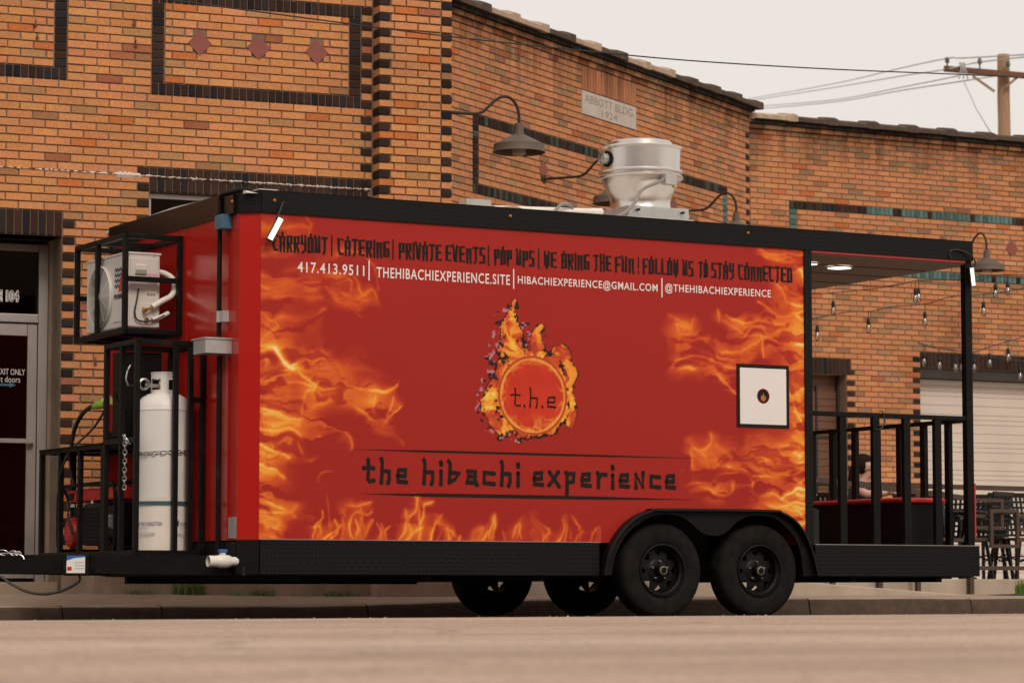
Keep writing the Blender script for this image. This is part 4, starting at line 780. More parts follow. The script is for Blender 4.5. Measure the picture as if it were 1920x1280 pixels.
# tread-plate skirt and fascia
mb = MB().box(0.002, 2.63, -.022, -.001, ZBt, ZR); mb.build('skirt', M['tread'], trl)
mb = MB().box(4.49, LT+.02, -.022, -.001, ZBt, ZR); mb.build('skirt', M['tread'], trl)
MB().prism([(-CH-.012, CH-.012), (-.008, -.022), (.01, -.001), (-CH+.01, CH+.02)], lambda p, q, d: (p, q, d), ZBt, ZR).build('skirt', M['tread'], trl)
MB().box(-CH-.012, -CH-.001, CH, WT-CH, ZBt, ZR-.012).build('front_skirt', M['black'], trl)
MB().box(0, 2.64, -.026, .0, ZR, ZR+.006).build('skirt_edge_highlight', M['grey_conduit'], trl); MB().box(4.49, LT+.02, -.026, .05, ZR, ZR+.006).build('skirt_edge_highlight', M['grey_conduit'], trl)  # pale grey strip drawn for the highlight along the skirt's top edge
MB().box(.0, LT, -.016, -.0005, ZS, ZT).build('roof_fascia', M['tread'], trl)
MB().prism([(-CH-.012, CH-.012), (-.006, -.016), (.01, .0), (-CH+.01, CH+.02)], lambda p, q, d: (p, q, d), ZS, ZT).build('roof_fascia', M['tread'], trl)
MB().box(-CH-.012, -CH-.0005, CH, WT-CH, ZS, ZT+.012).build('front_fascia', M['black_gloss'], trl)
MB().box(-CH-.03, -CH-.012, CH+.04, .40, ZS+.005, ZT-.015).build('marker_plate', M['black_gloss'], trl)
MB().box(LT-.014, LT, .0, WT, ZS, ZT).build('rear_fascia', M['tread'], trl); MB().box(0, LT, WT, WT+.014, ZS, ZT).build('roof_fascia', M['tread'], trl)
MB().box(.0, LT-.002, -.018, .05, ZT, ZT+.006).build('roof_edge', M['black'], trl); MB().box(-.02, .12, -.012, .10, ZT+.007, ZT+.012).build('roof_edge', M['white_metal'], trl)
MB().prism([(0.0, ZT-.02), (WT, ZT-.02), (WT, ZT), (WT*.5, ZT+.03), (0.05, ZT+.001)], lambda p, q, d: (d, p, q), -.10, LT-.015).build('roof', M['offwhite'], trl)
MB().box(LP, 4.485, -.014, -.0005, ZR+.007, ZS-.001).build('corner_trim', M['tread'], trl)
for a, z in ((.091, 2.814), (1.908, 2.823), (3.916, 2.823)):
    b_ = MB().lathe([(.012, 0), (.012, -.005), (.008, -.010), (0.001, -.013)], (a, -.016, z), 'y', 12); b_.build('marker_light', M['amber'], trl)
MB().lathe([(.012, 0), (.012, -.005), (.008, -.010), (.001, -.013)], (-CH-.03, .161, 2.813), 'x', 12).build('marker_light', M['amber'], trl)
# fender: teardrop plate with a rolled lip
MB().prism(FO+FI[::-1], lambda p, q, d: (p, d, q), -.03, -.004).build('fender', M['black'], trl)
rr = []
for i, (x, z) in enumerate(FO):
    x0, z0 = FO[max(i-1, 0)]; x1, z1 = FO[min(i+1, len(FO)-1)]; t = Vector((x1-x0, z1-z0)).normalized(); nx, nz = -t.y, t.x
    rr.append([(x, -.002, z), (x+nx*.006, -.05, z+nz*.006), (x+nx*.002, -.078, z+nz*.002), (x-nx*.012, -.082, z-nz*.012), (x-nx*.012, -.070, z-nz*.012), (x-nx*.003, -.05, z-nz*.003)])
MB().rings(rr, True, True, True).build('fender_lip', M['black'], trl)
# wheels
def wheel(a, b, s):
    """s = -1: outer face towards -b"""
    z = .345; w = trl
    O = MB(); prof = [(.190, .085), (.205, .098), (.25, .104), (.30, .100), (.325, .088), (.340, .066), (.345, .04), (.346, 0), (.345, -.04), (.340, -.066), (.325, -.088), (.30, -.1), (.25, -.104), (.205, -.098), (.19, -.085)]
    n = 168; rings = []
    for i, (r, h) in enumerate(prof):
        ring = []
        for k in range(n):
            rr_ = r
            if i in (5, 6, 8, 9) and k % 2: rr_ -= .006
            if i == 7 and k % 6 == 0: rr_ -= .004
            q = 2*math.pi*k/n; ring.append((a+rr_*math.cos(q), b+h, z+rr_*math.sin(q)))
        rings.append(ring)
    whl = O.rings(rings, True, False, True).build('wheel', M['rubber'], w)
    f = s
    rim = MB()
    rim.lathe([(.192, .085*f), (.192, .100*f), (.182, .102*f), (.176, .080*f), (.160, .068*f), (.156, .02*f), (.156, -.09*f)], (a, b, z), 'y', 48)
    r1, r2 = .088, .157
    for k in range(8):
        q0 = k*math.pi/4
        P = lambda r, dg, y: (a+r*math.cos(q0+R(dg)), b+y*f, z+r*math.sin(q0+R(dg)))
        v = [P(r1, -22.5, .035), P(r1, 22.5, .035), P(r2, 22.5, .028), P(r2, 0, .028), P(r2, -22.5, .028), P(.106, 0, .034), P(.145, 13, .030), P(.145, -13, .030)]
        rim.add(v, [(0, 1, 5), (1, 2, 6, 5), (2, 3, 4, 7, 6), (4, 0, 5, 7)])
    rim.lathe([(r1, .035*f), (.075, .045*f), (.04, .045*f)], (a, b, z), 'y', 32)
    rim.build('rim', M['rim'], whl)
    hb = MB().lathe([(.04, .045*f), (.038, .10*f), (.030, .104*f), (.0005, .104*f)], (a, b, z), 'y', 24); hb.build('hub', M['black'], whl)
    MB().lathe([(.031, .104*f), (.031, .11*f), (.024, .112*f), (.024, .104*f)], (a, b, z), 'y', 24).build('hub_ring', M['hub_ring'], whl)
    for k in range(5):
        q = R(18+72*k); MB().lathe([(.009, .045*f), (.009, .060*f), (.006, .066*f), (.0005, .067*f)], (a+.066*math.cos(q), b, z+.066*math.sin(q)), 'y', 8).build('lug_nut', M['hub_ring'], whl)
for a in (3.18, 4.02):
    wheel(a, .108, -1); wheel(a, WT-.03, 1)
    MB().tube([(a, .2, .345), (a, WT-.2, .345)], .035).build('axle', M['under'], trl)
# tongue: two converging beams, jack, coupler
MB().bar((-.02, .14, .371), (-1.75, 1.275, .381), .05, .125).build('tongue_beam', M['black'], trl)
MB().bar((-.02, WT-.14, .371), (-1.75, 1.325, .381), .05, .125).build('tongue_beam', M['black'], trl)
MB().box(-1.95, -1.68, 1.25, 1.35, .33, .44).build('coupler', M['black'], trl)
mb = MB().box(-.66, -.12, .62, 2.54, .425, .438)
mb.build('cage_floor', M['rust'], trl)
mb = MB().bar((-.64, .62, .40), (-.64, 2.54, .40), .05); mb.bar((-.14, .16, .33), (-.14, 2.43, .33), .05).build('cage_bearer', M['black'], trl)
# breakaway battery box with its sticker, on the near tongue beam
c0 = Vector((-1.0, .742, 0)); th_b = math.atan2(1.275-.14, -1.75+.02)
dv = Vector((-1.73, 1.135)).normalized(); nv = Vector((-dv.y, dv.x))
if nv.y > 0: nv = -nv
def bp(s, t, z, m=(-.985, .773)): return (m[0]+dv.x*s+nv.x*t, m[1]+dv.y*s+nv.y*t, z)
def bbox(mb, s0, s1, t0, t1, z0, z1): return mb.add([bp(s, t, z) for z in (z0, z1) for t in (t0, t1) for s in (s0, s1)], [(0, 2, 3, 1), (4, 5, 7, 6), (0, 1, 5, 4), (2, 6, 7, 3), (0, 4, 6, 2), (1, 3, 7, 5)])
bk = bbox(MB(), -.10, .075, .026, .085, .30, .445).build('breakaway_box', M['black'], trl, bevel=.006)
bbox(MB(), -.075, .05, .0853, .0862, .318, .435).build('sticker', M['vinyl_white'], bk)
MB().add([bp(.05, .0868, .435), bp(.05, .0868, .40), bp(.0, .0868, .418), bp(-.075, .0868, .425), bp(-.075, .0868, .435)], [(0, 1, 2, 3, 4)]).build('sticker_band', M['blue'], bk, fix=False)
bbox(MB(), .015, .045, .0863, .0872, .335, .36).build('sticker_mark', M['red_plastic'], bk)
for z in (.345, .365, .385): bbox(MB(), -.07, -.005, .0863, .087, z, z+.005).build('sticker_line', M['grey_print'], bk)
pts = [bp(-.03, .05, .30), bp(-.03, .05, .265), bp(.03, .05, .225), bp(.12, .05, .19), bp(.23, .05, .178), bp(.34, .05, .20), bp(.44, .05, .25), bp(.52, .05, .30), bp(.66, .05, .33)]
MB().tube(smooth_path(pts, 5), .009, 8).build('brake_cable', M['cable'], trl)
mb = MB(); 
for k, (s, z, r) in enumerate([(.43, .452, .03), (.50, .455, .035), (.40, .45, .025)]):
    c = bp(s, .01, z); mb.tube([(c[0]+r*math.cos(q), c[1]+r*math.sin(q)*.6, c[2]+r*.5*math.sin(q)) for q in [i*math.pi/8 for i in range(17)]], .003, 6)
mb.tube([bp(.52, .02, .45), bp(.40, .03, .452), bp(.36, .032, .43), bp(.35, .034, .41)], .003, 6)
mb.build('safety_pin', M['chrome'], trl)
# PVC drain valve
pv = MB().tube([(-.315, .11, .395), (-.24, .11, .395)], .038, 18, caps=False).tube([(-.312, .11, .395), (-.24, .11, .395)], .031, 18, caps=False).tube([(-.255, .11, .395), (-.235, .11, .395), (-.21, .11, .395), (-.18, .11, .395), (-.155, .11, .395)], .04, 18, rads=[.038, .043, .045, .043, .036]).tube([(-.16, .11, .395), (-.085, .11, .395)], .030, 16).tube([(-.21, .11, .395), (-.21, .11, .452)], .021, 14)
v = pv.build('drain_valve', M['pvc'], trl, fix=False); MB().box(-.236, -.184, .085, .135, .452, .474).build('valve_handle', M['blue'], v, bevel=.005)
MB().tube([(-.09, .11, .395), (.01, .11, .395)], .034, 16).build('drain_pipe', M['under'], trl)
MB().lathe([(.0305, 0), (.001, 0)], (-.275, .11, .395), 'x', 16, False).build('valve_bore', M['under'], v)
# front column: pipe, bracket, tape, junction box, plate
MB().tube([(-.150, .345, 1.9), (-.150, .345, 2.84), (-.150, .335, 2.875), (-.13, .29, 2.887), (-.12, .10, 2.884), (-.05, .06, 2.884)], .017, 10).build('vent_pipe', M['black'], trl)
MB().tube([(-.150, .33, .44), (-.150, .33, 1.78)], .02, 4).build('front_post', M['black'], trl)
MB().box(-.185, -.109, .23, .355, 2.635, 2.735).build('pipe_bracket', M['blue_metal'], trl, bevel=.005)
MB().tube([(-.150, .345, 2.01), (-.150, .345, 2.085)], .0185, 10).box(-.155, -.109, .27, .335, 2.01, 2.085).build('tape', M['tape'], trl)
MB().box(-.30, -.109, .22, .43, 1.79, 1.885).box(-.31, -.109, .21, .44, 1.885, 1.895).build('junction_box', M['galv'], trl)
MB().box(-.1135, -.1085, .12, .245, .55, .69).build('data_plate', M['plate'], trl)
for (b, z) in ((.125, .685), (.24, .685), (.125, .555), (.24, .555)): MB().box(-.116, -.113, b-.004, b+.004, z-.004, z+.004).build('rivet', M['chrome'], trl)
# cages of square tube
def cage(name, bars, w=.036):
    mb = MB()
    for p, q in bars: mb.bar(p, q, w)
    return mb.build(name, M['black'], trl, bevel=.003)
a0, a1, b0, b1, z0, z1 = -.532, -.125, 1.10, 2.03, 1.995, 2.66
B8 = lambda a0, a1, b0, b1, z0, z1: [((a, b, z0-.019), (a, b, z1+.019)) for a in (a0, a1) for b in (b0, b1)] + [((a, b0, z), (a, b1, z)) for a in (a0, a1) for z in (z0, z1)] + [((a0, b, z), (a1, b, z)) for b in (b0, b1) for z in (z0, z1)]
cage('air_conditioner_cage', B8(a0, a1, b0, b1, z0, z1)+[((a0, 1.62, z0), (a0, 1.62, z1)), ((a0, b0, 2.36), (a1, b0, 2.36)), ((a0, b1, 2.30), (a1, b1, 2.30)), ((a0, 1.35, z0), (a1, 1.35, z0)), ((a0, 1.8, z0), (a1, 1.8, z0)), ((a0, 1.62, z1), (a1, 1.62, z1))])
a0, a1, b0, b1 = -.612, -.13, .66, 1.22
cage('propane_cage', B8(a0, a1, b0, b1, .455, 1.885)+[((-.33, b0, .455), (-.33, b0, 1.885)), ((-.22, b0, .455), (-.22, b0, 1.885)), ((a0, .93, .455), (a0, .93, 1.885)), ((-.22, b0, 1.50), (a1, b0, 1.50)), ((a0, b0, 1.22), (a0, b1, 1.22))])
cage('generator_cage', B8(a0, a1, 1.26, 2.49, .455, 1.205)+[((a0, b, .455), (a0, b, 1.205)) for b in (1.71, 2.10)]+[((-.37, 2.49, .455), (-.37, 2.49, 1.205)), ((a0, 1.9, 1.205), (a1, 1.9, 1.205)), ((a1, 1.7, .455), (a1, 1.7, 1.205))])
MB().box(-.63, -.11, 1.24, 2.51, 1.206, 1.222).build('cage_roof', M['black'], trl)
MB().box(-.50, -.20, 1.23, 1.40, 1.27, 1.86).build('electrical_cabinet', M['black'], trl, bevel=.004)
MB().box(-.16, -.109, 1.30, 2.44, 1.27, 1.36).build('shelf_bracket', M['black'], trl)
ip = MB().lathe([(.05, 0), (.05, -.02), (.035, -.03), (.001, -.03)], (-.109, 1.36, 1.42), 'x', 20).build('power_inlet', M['pvc'], trl)
MB().box(-.16, -.115, 1.96, 2.12, 2.42, 2.70).build('corner_cabinet', M['black'], trl)
# porch: floor, posts, rails, ceiling
MB().box(4.46, LT, .0, WT, .505, .536).build('porch_floor', M['black'], trl); MB().box(LT, LT+.02, 0, WT, ZBt+.02, ZR).build('rear_skirt', M['tread'], trl)
MB().box(LT-.065, LT-.002, .002, .062, ZR+.006, ZS).build('corner_post', M['black'], trl, bevel=.004); MB().box(LT-.065, LT-.002, WT-.062, WT-.002, ZR, ZS).build('corner_post', M['black'], trl, bevel=.004)
MB().box(4.486, LT-.066, .006, .05, 1.498, 1.532).build('top_rail', M['black'], trl, bevel=.003)
MB().box(LT-.058, LT-.016, .064, WT-.064, 1.487, 1.519).build('top_rail', M['black'], trl, bevel=.003)
MB().box(4.486, LT-.066, WT-.05, WT-.006, 1.498, 1.532).build('top_rail', M['black'], trl, bevel=.003)
for a in (4.777, 5.082, 5.37, 5.663): MB().box(a-.031, a+.031, .008, .048, ZR+.006, 1.498).build('rail_post', M['black'], trl, bevel=.003)
for b in (.274, .585, .897, 1.2, 1.498, 1.809, 2.1, 2.38): MB().box(LT-.056, LT-.018, b-.03, b+.03, .536, 1.487).build('rail_post', M['black'], trl, bevel=.003)
for a in (4.9, 5.4): MB().box(a-.031, a+.031, WT-.048, WT-.008, .536, 1.498).build('rail_post', M['black'], trl)
MB().box(4.46, LT-.016, .012, WT-.01, 2.700, 2.714).build('porch_ceiling', M['ceiling'], trl)
for b in (.5, 1.0, 1.55, 2.1): MB().box(4.46, LT-.03, b-.003, b+.003, 2.696, 2.6995).build('ceiling_seam', M['lintel'], trl)
MB().box(4.49, LT-.07, -.010, .011, 2.712, 2.7285).build('ceiling_trim', M['red_trim'], trl)
for a, b, r in ((5.154, .564, .092), (4.80, .46, .06)):
    l_ = MB().lathe([(r+.012, 0), (r+.012, -.008), (r, -.010)], (a, b, 2.6955), 'z', 32).build('ceiling_light', M['white_metal'], trl)
    MB().lathe([(r, -.009), (r*.6, -.012), (.001, -.013)], (a, b, 2.6955), 'z', 32).build('lens', M['lamp_on'], l_)
MB().box(LT+.0, LT+.012, .004, .058, .60, 1.02).build('tail_light', M['red_plastic'], trl)
MB().box(LP+.036, LP+.05, .5, 2.3, 1.0, 2.3).build('serving_window', M['glass_dark'], trl)
MB().tube(smooth_path([(5.10, -.0, 1.545), (5.13, -.01, 1.54), (5.14, -.012, 1.46), (5.10, -.014, 1.41), (5.05, -.012, 1.41)], 5), .005, 6).build('cable_tie', M['cable'], trl)
# roof pipes
MB().tube([(1.95, .30, 2.915), (2.95, .55, 2.985)], .023, 12).tube([(2.9, .54, 2.98), (3.0, .56, 2.988)], .028, 12).build('roof_conduit', M['pvc'], trl)
MB().box(1.70, 1.90, .24, .36, 2.88, 2.965).build('roof_junction_box', M['galv'], trl, bevel=.004)
MB().tube(smooth_path([(1.9, .28, 2.89), (2.02, .25, 2.915), (2.12, .25, 2.92), (2.2, .26, 2.89)], 5), .014, 8).tube(smooth_path([(2.45, .35, 2.89), (2.55, .38, 2.99), (2.68, .46, 3.0), (2.72, .5, 2.93)], 6), .013, 8).build('roof_flex_conduit', M['grey_conduit'], trl)
# ------------------------------------------------------------------ printed side panel: flame print carried by a fine mesh
def vnoise(x, y, seed):
    r = np.random.default_rng(seed); T = r.random((256, 256)); xi = np.floor(x).astype(int); yi = np.floor(y).astype(int)
    fx = x-xi; fy = y-yi; fx = fx*fx*fx*(fx*(fx*6-15)+10); fy = fy*fy*fy*(fy*(fy*6-15)+10)
    g = lambda i, j: T[(i % 256), (j % 256)]
    return (g(xi, yi)*(1-fx)+g(xi+1, yi)*fx)*(1-fy)+(g(xi, yi+1)*(1-fx)+g(xi+1, yi+1)*fx)*fy
def fbm(x, y, seed, o=4, gain=.5):
    s = 0; a = 1; t = 0
    for k in range(o): s = s+a*vnoise(x*2**k+17*k, y*2**k+5*k, seed+k); t += a; a *= gain
    return s/t
NX, NZ = 800, 396
A_, Z_ = np.meshgrid(np.linspace(0, LP, NX+1), np.linspace(ZR+.002, ZS-.001, NZ+1), indexing='xy')
def sdist(px_, pz_, pts):
    """distance to a polyline, the side it lies on, and how far along"""
    d = np.full(px_.shape, 9.); sd = np.zeros(px_.shape); tt = np.zeros(px_.shape); n = len(pts)-1
    for i, ((x0, y0), (x1, y1)) in enumerate(zip(pts[:-1], pts[1:])):
        dx, dy = x1-x0, y1-y0; L2 = dx*dx+dy*dy+1e-9
        t = np.clip(((px_-x0)*dx+(pz_-y0)*dy)/L2, 0, 1); e = np.hypot(px_-x0-t*dx, pz_-y0-t*dy); m = e < d
        d = np.where(m, e, d); sd = np.where(m, dx*(pz_-y0)-dy*(px_-x0), sd); tt = np.where(m, (i+t)/n, tt)
    return d, sd, tt
wx = (fbm(A_*4.5, Z_*5, 3, 3)-.5)*.16+(fbm(A_*13, Z_*15, 9, 2)-.5)*.035; wz = (fbm(A_*4.5, Z_*5, 21, 3)-.5)*.14+(fbm(A_*13, Z_*14, 31, 2)-.5)*.035
Xw, Zw = A_+wx*.5, Z_+wz*.5
fsum = np.zeros_like(A_); core = np.zeros_like(A_); hot = np.zeros_like(A_)
for k_, fl in enumerate(K['FLAME']):
    w, it = fl[0]/245., fl[1]; pts = smooth_path([(fl[i], fl[i+1]) for i in range(2, len(fl), 2)], 5)
    xs = [p[0] for p in pts]; ys = [p[1] for p in pts]; mgn = w*4+.10
    i0 = max(0, int((min(xs)-mgn)/LP*NX)); i1 = min(NX+1, int((max(xs)+mgn)/LP*NX)+2); j0 = max(0, int((min(ys)-mgn-ZR)/(ZS-ZR)*NZ)); j1 = min(NZ+1, int((max(ys)+mgn-ZR)/(ZS-ZR)*NZ)+2)
    if i1 <= i0 or j1 <= j0: continue
    s_ = np.s_[j0:j1, i0:i1]; d, sd, tt = sdist(Xw[s_], Zw[s_], pts)
    taper = .45+.75*np.sin(np.pi*np.clip(tt*.9+.1, 0, 1))**.7
    wd = w*taper*np.where(sd > 0, 1.9, 1.05) if k_ % 2 else w*taper*np.where(sd > 0, 1.05, 1.9)
    mod = np.clip(.55+.9*(vnoise(Xw[s_]*7, Zw[s_]*7, 61+k_ % 5)-.2), .35, 1.2)
    fsum[s_] += .80*it*np.exp(-(d/wd)**1.35)*mod
    core[s_] = np.maximum(core[s_], it*(w < .085)*np.exp(-(d/(w*.24*taper+.003))**1.5)*np.clip(vnoise(Xw[s_]*8, Zw[s_]*8, 63)*2.0-.3, 0, 1))
    if it > 1: hot[s_] = np.maximum(hot[s_], (it-.85)*np.exp(-(d/(w*.7))**2))
field = 1-np.exp(-1.05*fsum)
bot = np.clip((.80-Z_)/.25, 0, 1)*(A_ > .45)*(A_ < 2.75)                      # along the bottom the flames stand up
n1 = fbm(Xw*3.4+wz*9, Zw*15+wx*16, 50, 3, .5)*(1-bot)+fbm(Xw*15+wz*7, Zw*5, 50, 3, .5)*bot
n2 = fbm(Xw*2+9, Zw*8+wx*10, 77, 2, .45)*(1-bot)+fbm(Xw*9+9, Zw*3, 77, 2, .45)*bot
streak = np.clip((n1-.37)*3.6, 0, 1); body_ = np.clip((n2-.25)*2.0, 0, 1)
fil = np.exp(-((n1-.5)/.035)**2)
bk_ = np.clip((.72-Z_)/.1, 0, 1)*bot
field = field**1.2
I = field*(.05+.30*body_+.60*streak+.36*fil*field)+.62*core+.6*hot
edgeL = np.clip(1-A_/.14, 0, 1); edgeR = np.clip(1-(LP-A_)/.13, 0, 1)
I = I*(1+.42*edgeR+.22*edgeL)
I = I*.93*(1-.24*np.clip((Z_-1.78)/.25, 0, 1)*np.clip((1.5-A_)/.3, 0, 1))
def ramp(I, stops):
    out = np.zeros(I.shape+(3,)); xs = [s[0] for s in stops]
    for c in range(3): out[..., c] = np.interp(I, xs, [s[1][c] for s in stops])
    return out
RED = np.array([.375, .0205, .0135])
col = ramp(I, [(0, RED), (.07, RED), (.20, (.50, .045, .016)), (.36, (.65, .088, .018)), (.58, (.80, .165, .024)), (.82, (.91, .30, .036)), (1.05, (.95, .48, .07)), (1.4, (.95, .74, .32)), (2, (.96, .85, .5))])
# slight mottling of the vinyl and the joint between its two sheets
col *= (1+.05*(fbm(A_*1.5, Z_*1.5, 5)-.5))[..., None]; col *= np.where(np.abs(A_-2.075) < .004, .9, 1.)[..., None]
# burning ring emblem
cx_, cz_, r0 = 2.099, 1.566, .272
dx_, dz_ = A_-cx_, Z_-cz_; rad = np.hypot(dx_, dz_); ang = np.arctan2(dz_, dx_)
nz = fbm(A_*16, Z_*16, 201, 5)-.5; nz2 = fbm(A_*34, Z_*34, 222, 3)-.5
tong = np.full(A_.shape, 9.)
def tongue(pts, rads):
    global tong
    P = smooth_path(pts, 6); 
    for i, (x, y) in enumerate(P):
        rr_ = np.interp(i/(len(P)-1), np.linspace(0, 1, len(rads)), rads); tong = np.minimum(tong, np.hypot(A_-x, Z_-y)/rr_*.1-.1)
tongue([(1.96, 1.80), (1.93, 1.93), (1.915, 2.05), (1.935, 2.16), (1.955, 2.23)], [.13, .10, .075, .035, .012])
tongue([(2.16, 1.83), (2.13, 1.95), (2.14, 2.03), (2.17, 2.06)], [.08, .055, .035, .02])
tongue([(2.25, 1.80), (2.32, 1.86), (2.38, 1.80), (2.41, 1.72), (2.36, 1.64)], [.07, .07, .055, .05, .03])
tongue([(2.41, 1.55), (2.43, 1.46), (2.40, 1.38)], [.04, .035, .03]); tongue([(1.80, 1.62), (1.77, 1.55), (1.74, 1.48), (1.80, 1.38), (1.86, 1.32)], [.06, .06, .055, .06, .05])
ringd = np.where(ang > .3, rad-(r0+.045), rad-(r0+.03))
nf_ = fbm(A_*11, Z_*11, 205, 5, .6)-.5
F = np.minimum(tong+.004, ringd-.008)+nf_*.105+nz2*.035
flame = F < 0
fn_ = fbm(A_*15+wx*40, Z_*11+wz*20, 301, 4, .55)
fire = ramp(np.clip(.32+2.3*(fn_-.48)+.55*np.exp(-((fn_-.5)/.03)**2)*.6+.4*np.clip(-F*8, 0, .6), 0, 1.4), [(0, (.50, .05, .016)), (.3, (.70, .11, .025)), (.65, (.86, .24, .03)), (1.0, (.94, .50, .05)), (1.3, (.95, .7, .15))])
col = np.where(flame[..., None], fire, col)
edge = (np.abs(F) < .0065+.015*np.clip(nz2*3.2, 0, 1)) & (rad > r0) | (flame & (F > -.035) & (nz2 > .165) & (rad > r0))
col = np.where(edge[..., None], np.array([.018, .014, .012]), col)
deb = (fbm(A_*32, Z_*32, 411, 3) > .575) & (F > .006) & (F < .085) & ((ang > 1.2) | (ang < -1.8)) & (rad > r0)
pinkm = fbm(A_*26, Z_*26, 450, 2) > .5
col = np.where(deb[..., None], np.where(pinkm[..., None], np.array([.50, .20, .23]), np.array([.02, .015, .013])), col)
disc = rad < r0
dcol = np.where((rad/r0 < 1)[..., None], np.array([.62, .040, .016]), 0)*(1+.3*(fbm(A_*9, Z_*9, 500, 3)-.5))[..., None]
rim_ = np.exp(-((rad-r0*.95)/.010)**2); wisp = np.clip(1-np.abs(fbm(ang*2.2+40, rad*26, 520, 4)-.5)*9, 0, 1)*np.clip((rad/r0-.74)*5, 0, 1)+np.clip(1-np.abs(fbm(A_*14, Z_*11, 533, 4)-.5)*9, 0, 1)*np.clip((-.45*r0-dz_)*11, 0, 1)
k_ = np.clip(.85*rim_+.75*wisp, 0, 1)[..., None]; dcol = dcol*(1-k_)+np.array([.90, .36, .055])*k_
col = np.where(disc[..., None], dcol, col)
col = np.where(((np.abs(rad-r0) < .009) & True)[..., None], np.array([.50, .075, .02]), col)
# mesh, leaving out what lies under the fender
inside = np.zeros((NZ+1, NX+1), bool)
xo = np.array([p[0] for p in FO]); zo = np.array([p[1] for p in FO]); zi = np.interp(A_[0], xo, zo, left=0, right=0)
inside = Z_ < (zi-.012)[None, :]
q = ~(inside[:-1, :-1] & inside[1:, :-1] & inside[:-1, 1:] & inside[1:, 1:])
jj, ii = np.nonzero(q); i00 = jj*(NX+1)+ii
fa_ = np.stack([i00, i00+1, i00+NX+2, i00+NX+1], 1).astype(np.int32)
me = bpy.data.meshes.new('flame_print'); nv_ = (NX+1)*(NZ+1); nf = len(fa_)
me.vertices.add(nv_); co = np.stack([A_.ravel(), np.full(nv_, -.003), Z_.ravel()], 1).astype(np.float32); me.vertices.foreach_set('co', co.ravel())
me.loops.add(nf*4); me.loops.foreach_set('vertex_index', fa_.ravel()); me.polygons.add(nf); me.polygons.foreach_set('loop_start', np.arange(0, nf*4, 4, dtype=np.int32))
try: me.polygons.foreach_set('loop_total', np.full(nf, 4, np.int32))
except Exception: pass
me.update(calc_edges=True); me.validate()
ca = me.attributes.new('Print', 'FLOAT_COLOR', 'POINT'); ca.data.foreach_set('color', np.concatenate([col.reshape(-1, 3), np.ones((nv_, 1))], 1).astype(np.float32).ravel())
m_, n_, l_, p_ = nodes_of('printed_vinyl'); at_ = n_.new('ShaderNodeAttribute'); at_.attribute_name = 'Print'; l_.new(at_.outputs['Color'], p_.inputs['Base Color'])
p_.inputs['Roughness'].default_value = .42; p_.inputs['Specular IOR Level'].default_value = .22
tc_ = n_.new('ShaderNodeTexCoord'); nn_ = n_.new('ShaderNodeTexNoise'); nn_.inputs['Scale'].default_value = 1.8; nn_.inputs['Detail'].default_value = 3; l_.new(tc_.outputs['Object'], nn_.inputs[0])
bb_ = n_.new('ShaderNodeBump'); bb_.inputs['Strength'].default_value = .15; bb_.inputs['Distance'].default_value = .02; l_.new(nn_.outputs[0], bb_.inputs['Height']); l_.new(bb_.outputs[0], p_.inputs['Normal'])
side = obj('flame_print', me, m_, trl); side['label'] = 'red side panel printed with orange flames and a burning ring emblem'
# lettering on the panel
fs_ = lambda x, y, d=0: (x, -.0045-d, y)
f2 = lambda x, y: (x, -.0048, y)
zb_, zh_ = 2.478, .115
for s_, x0, x1 in [('CARRYOUT', .081, .498), ('CATERING', .566, .968), ('PRIVATE', 1.034, 1.374), ('EVENTS', 1.399, 1.72), ('POP', 1.784, 1.934), ('UPS', 1.96, 2.116), ('WE', 2.185, 2.299), ('BRING', 2.329, 2.567), ('THE', 2.594, 2.75), ('FUN', 2.772, 2.943), ('FOLLOW', 3.006, 3.321), ('US', 3.348, 3.45), ('TO', 3.487, 3.575), ('STAY', 3.598, 3.804), ('CONNECTED', 3.832, 4.321)]:
    put_glyphs('lettering', s_, SQ, x0+.002, x1-.004, zb_, zh_, .0166, fs_, 0, M['vinyl_black'], side, wide=.0065, narrow='I')
for c, x in [('|', .53), ('|', .997), ('|', 1.746), ('|', 2.151), ('!', 2.979)]: put_glyphs('lettering', c, SQ, x-.012, x+.012, zb_, zh_, .011, fs_, 0, M['vinyl_black'], side, wide=0)
for s_, x0, x1, z in [('417.413.9511', .271, .773, 2.340), ('THEHIBACHIEXPERIENCE.SITE', .866, 1.913, 2.336), ('HIBACHIEXPERIENCE@GMAIL.COM', 1.977, 3.136, 2.336), ('@THEHIBACHIEXPERIENCE', 3.2, 4.123, 2.343)]:
    put_text('lettering', s_, f2, x0, z, x1-x0, .073, M['vinyl_white'], side, .012, space=1.14)
for x in (.809, 1.943, 3.173): MB().box(x-.0045, x+.0045, -.0052, -.0045, 2.312, 2.452).build('divider_bar', M['vinyl_white'], side)
for s_, x0, x1 in [('the', .76, 1.118), ('hibachi', 1.212, 2.0), ('experience', 2.085, 3.29)]:
    put_glyphs('lettering', s_, {**BR}, x0, x1, .937, .150, .029, fs_, 0, M['vinyl_black'], side, wide=.020, taper=True, narrow='i')
put_glyphs('lettering', 't.h.e', BR, 1.915, 2.292, 1.487, .125, .0125, fs_, 0, M['vinyl_black'], side, wide=.012, taper=True, narrow='.')
for x0, x1, z, w in ((.682, 3.495, 1.155, .016), (.752, 3.443, .855, .026)):
    MB().add([fs_(x0, z), fs_((x0*.8+x1*.2), z-w*.46), fs_((x0+x1)/2, z-w/2), fs_(x0*.3+x1*.7, z-w*.44), fs_(x1, z), fs_(x0*.3+x1*.7, z+w*.44), fs_((x0+x1)/2, z+w/2), fs_(x0*.8+x1*.2, z+w*.46)], [tuple(range(8))]).build('brush_line', M['vinyl_black'], side, fix=False)
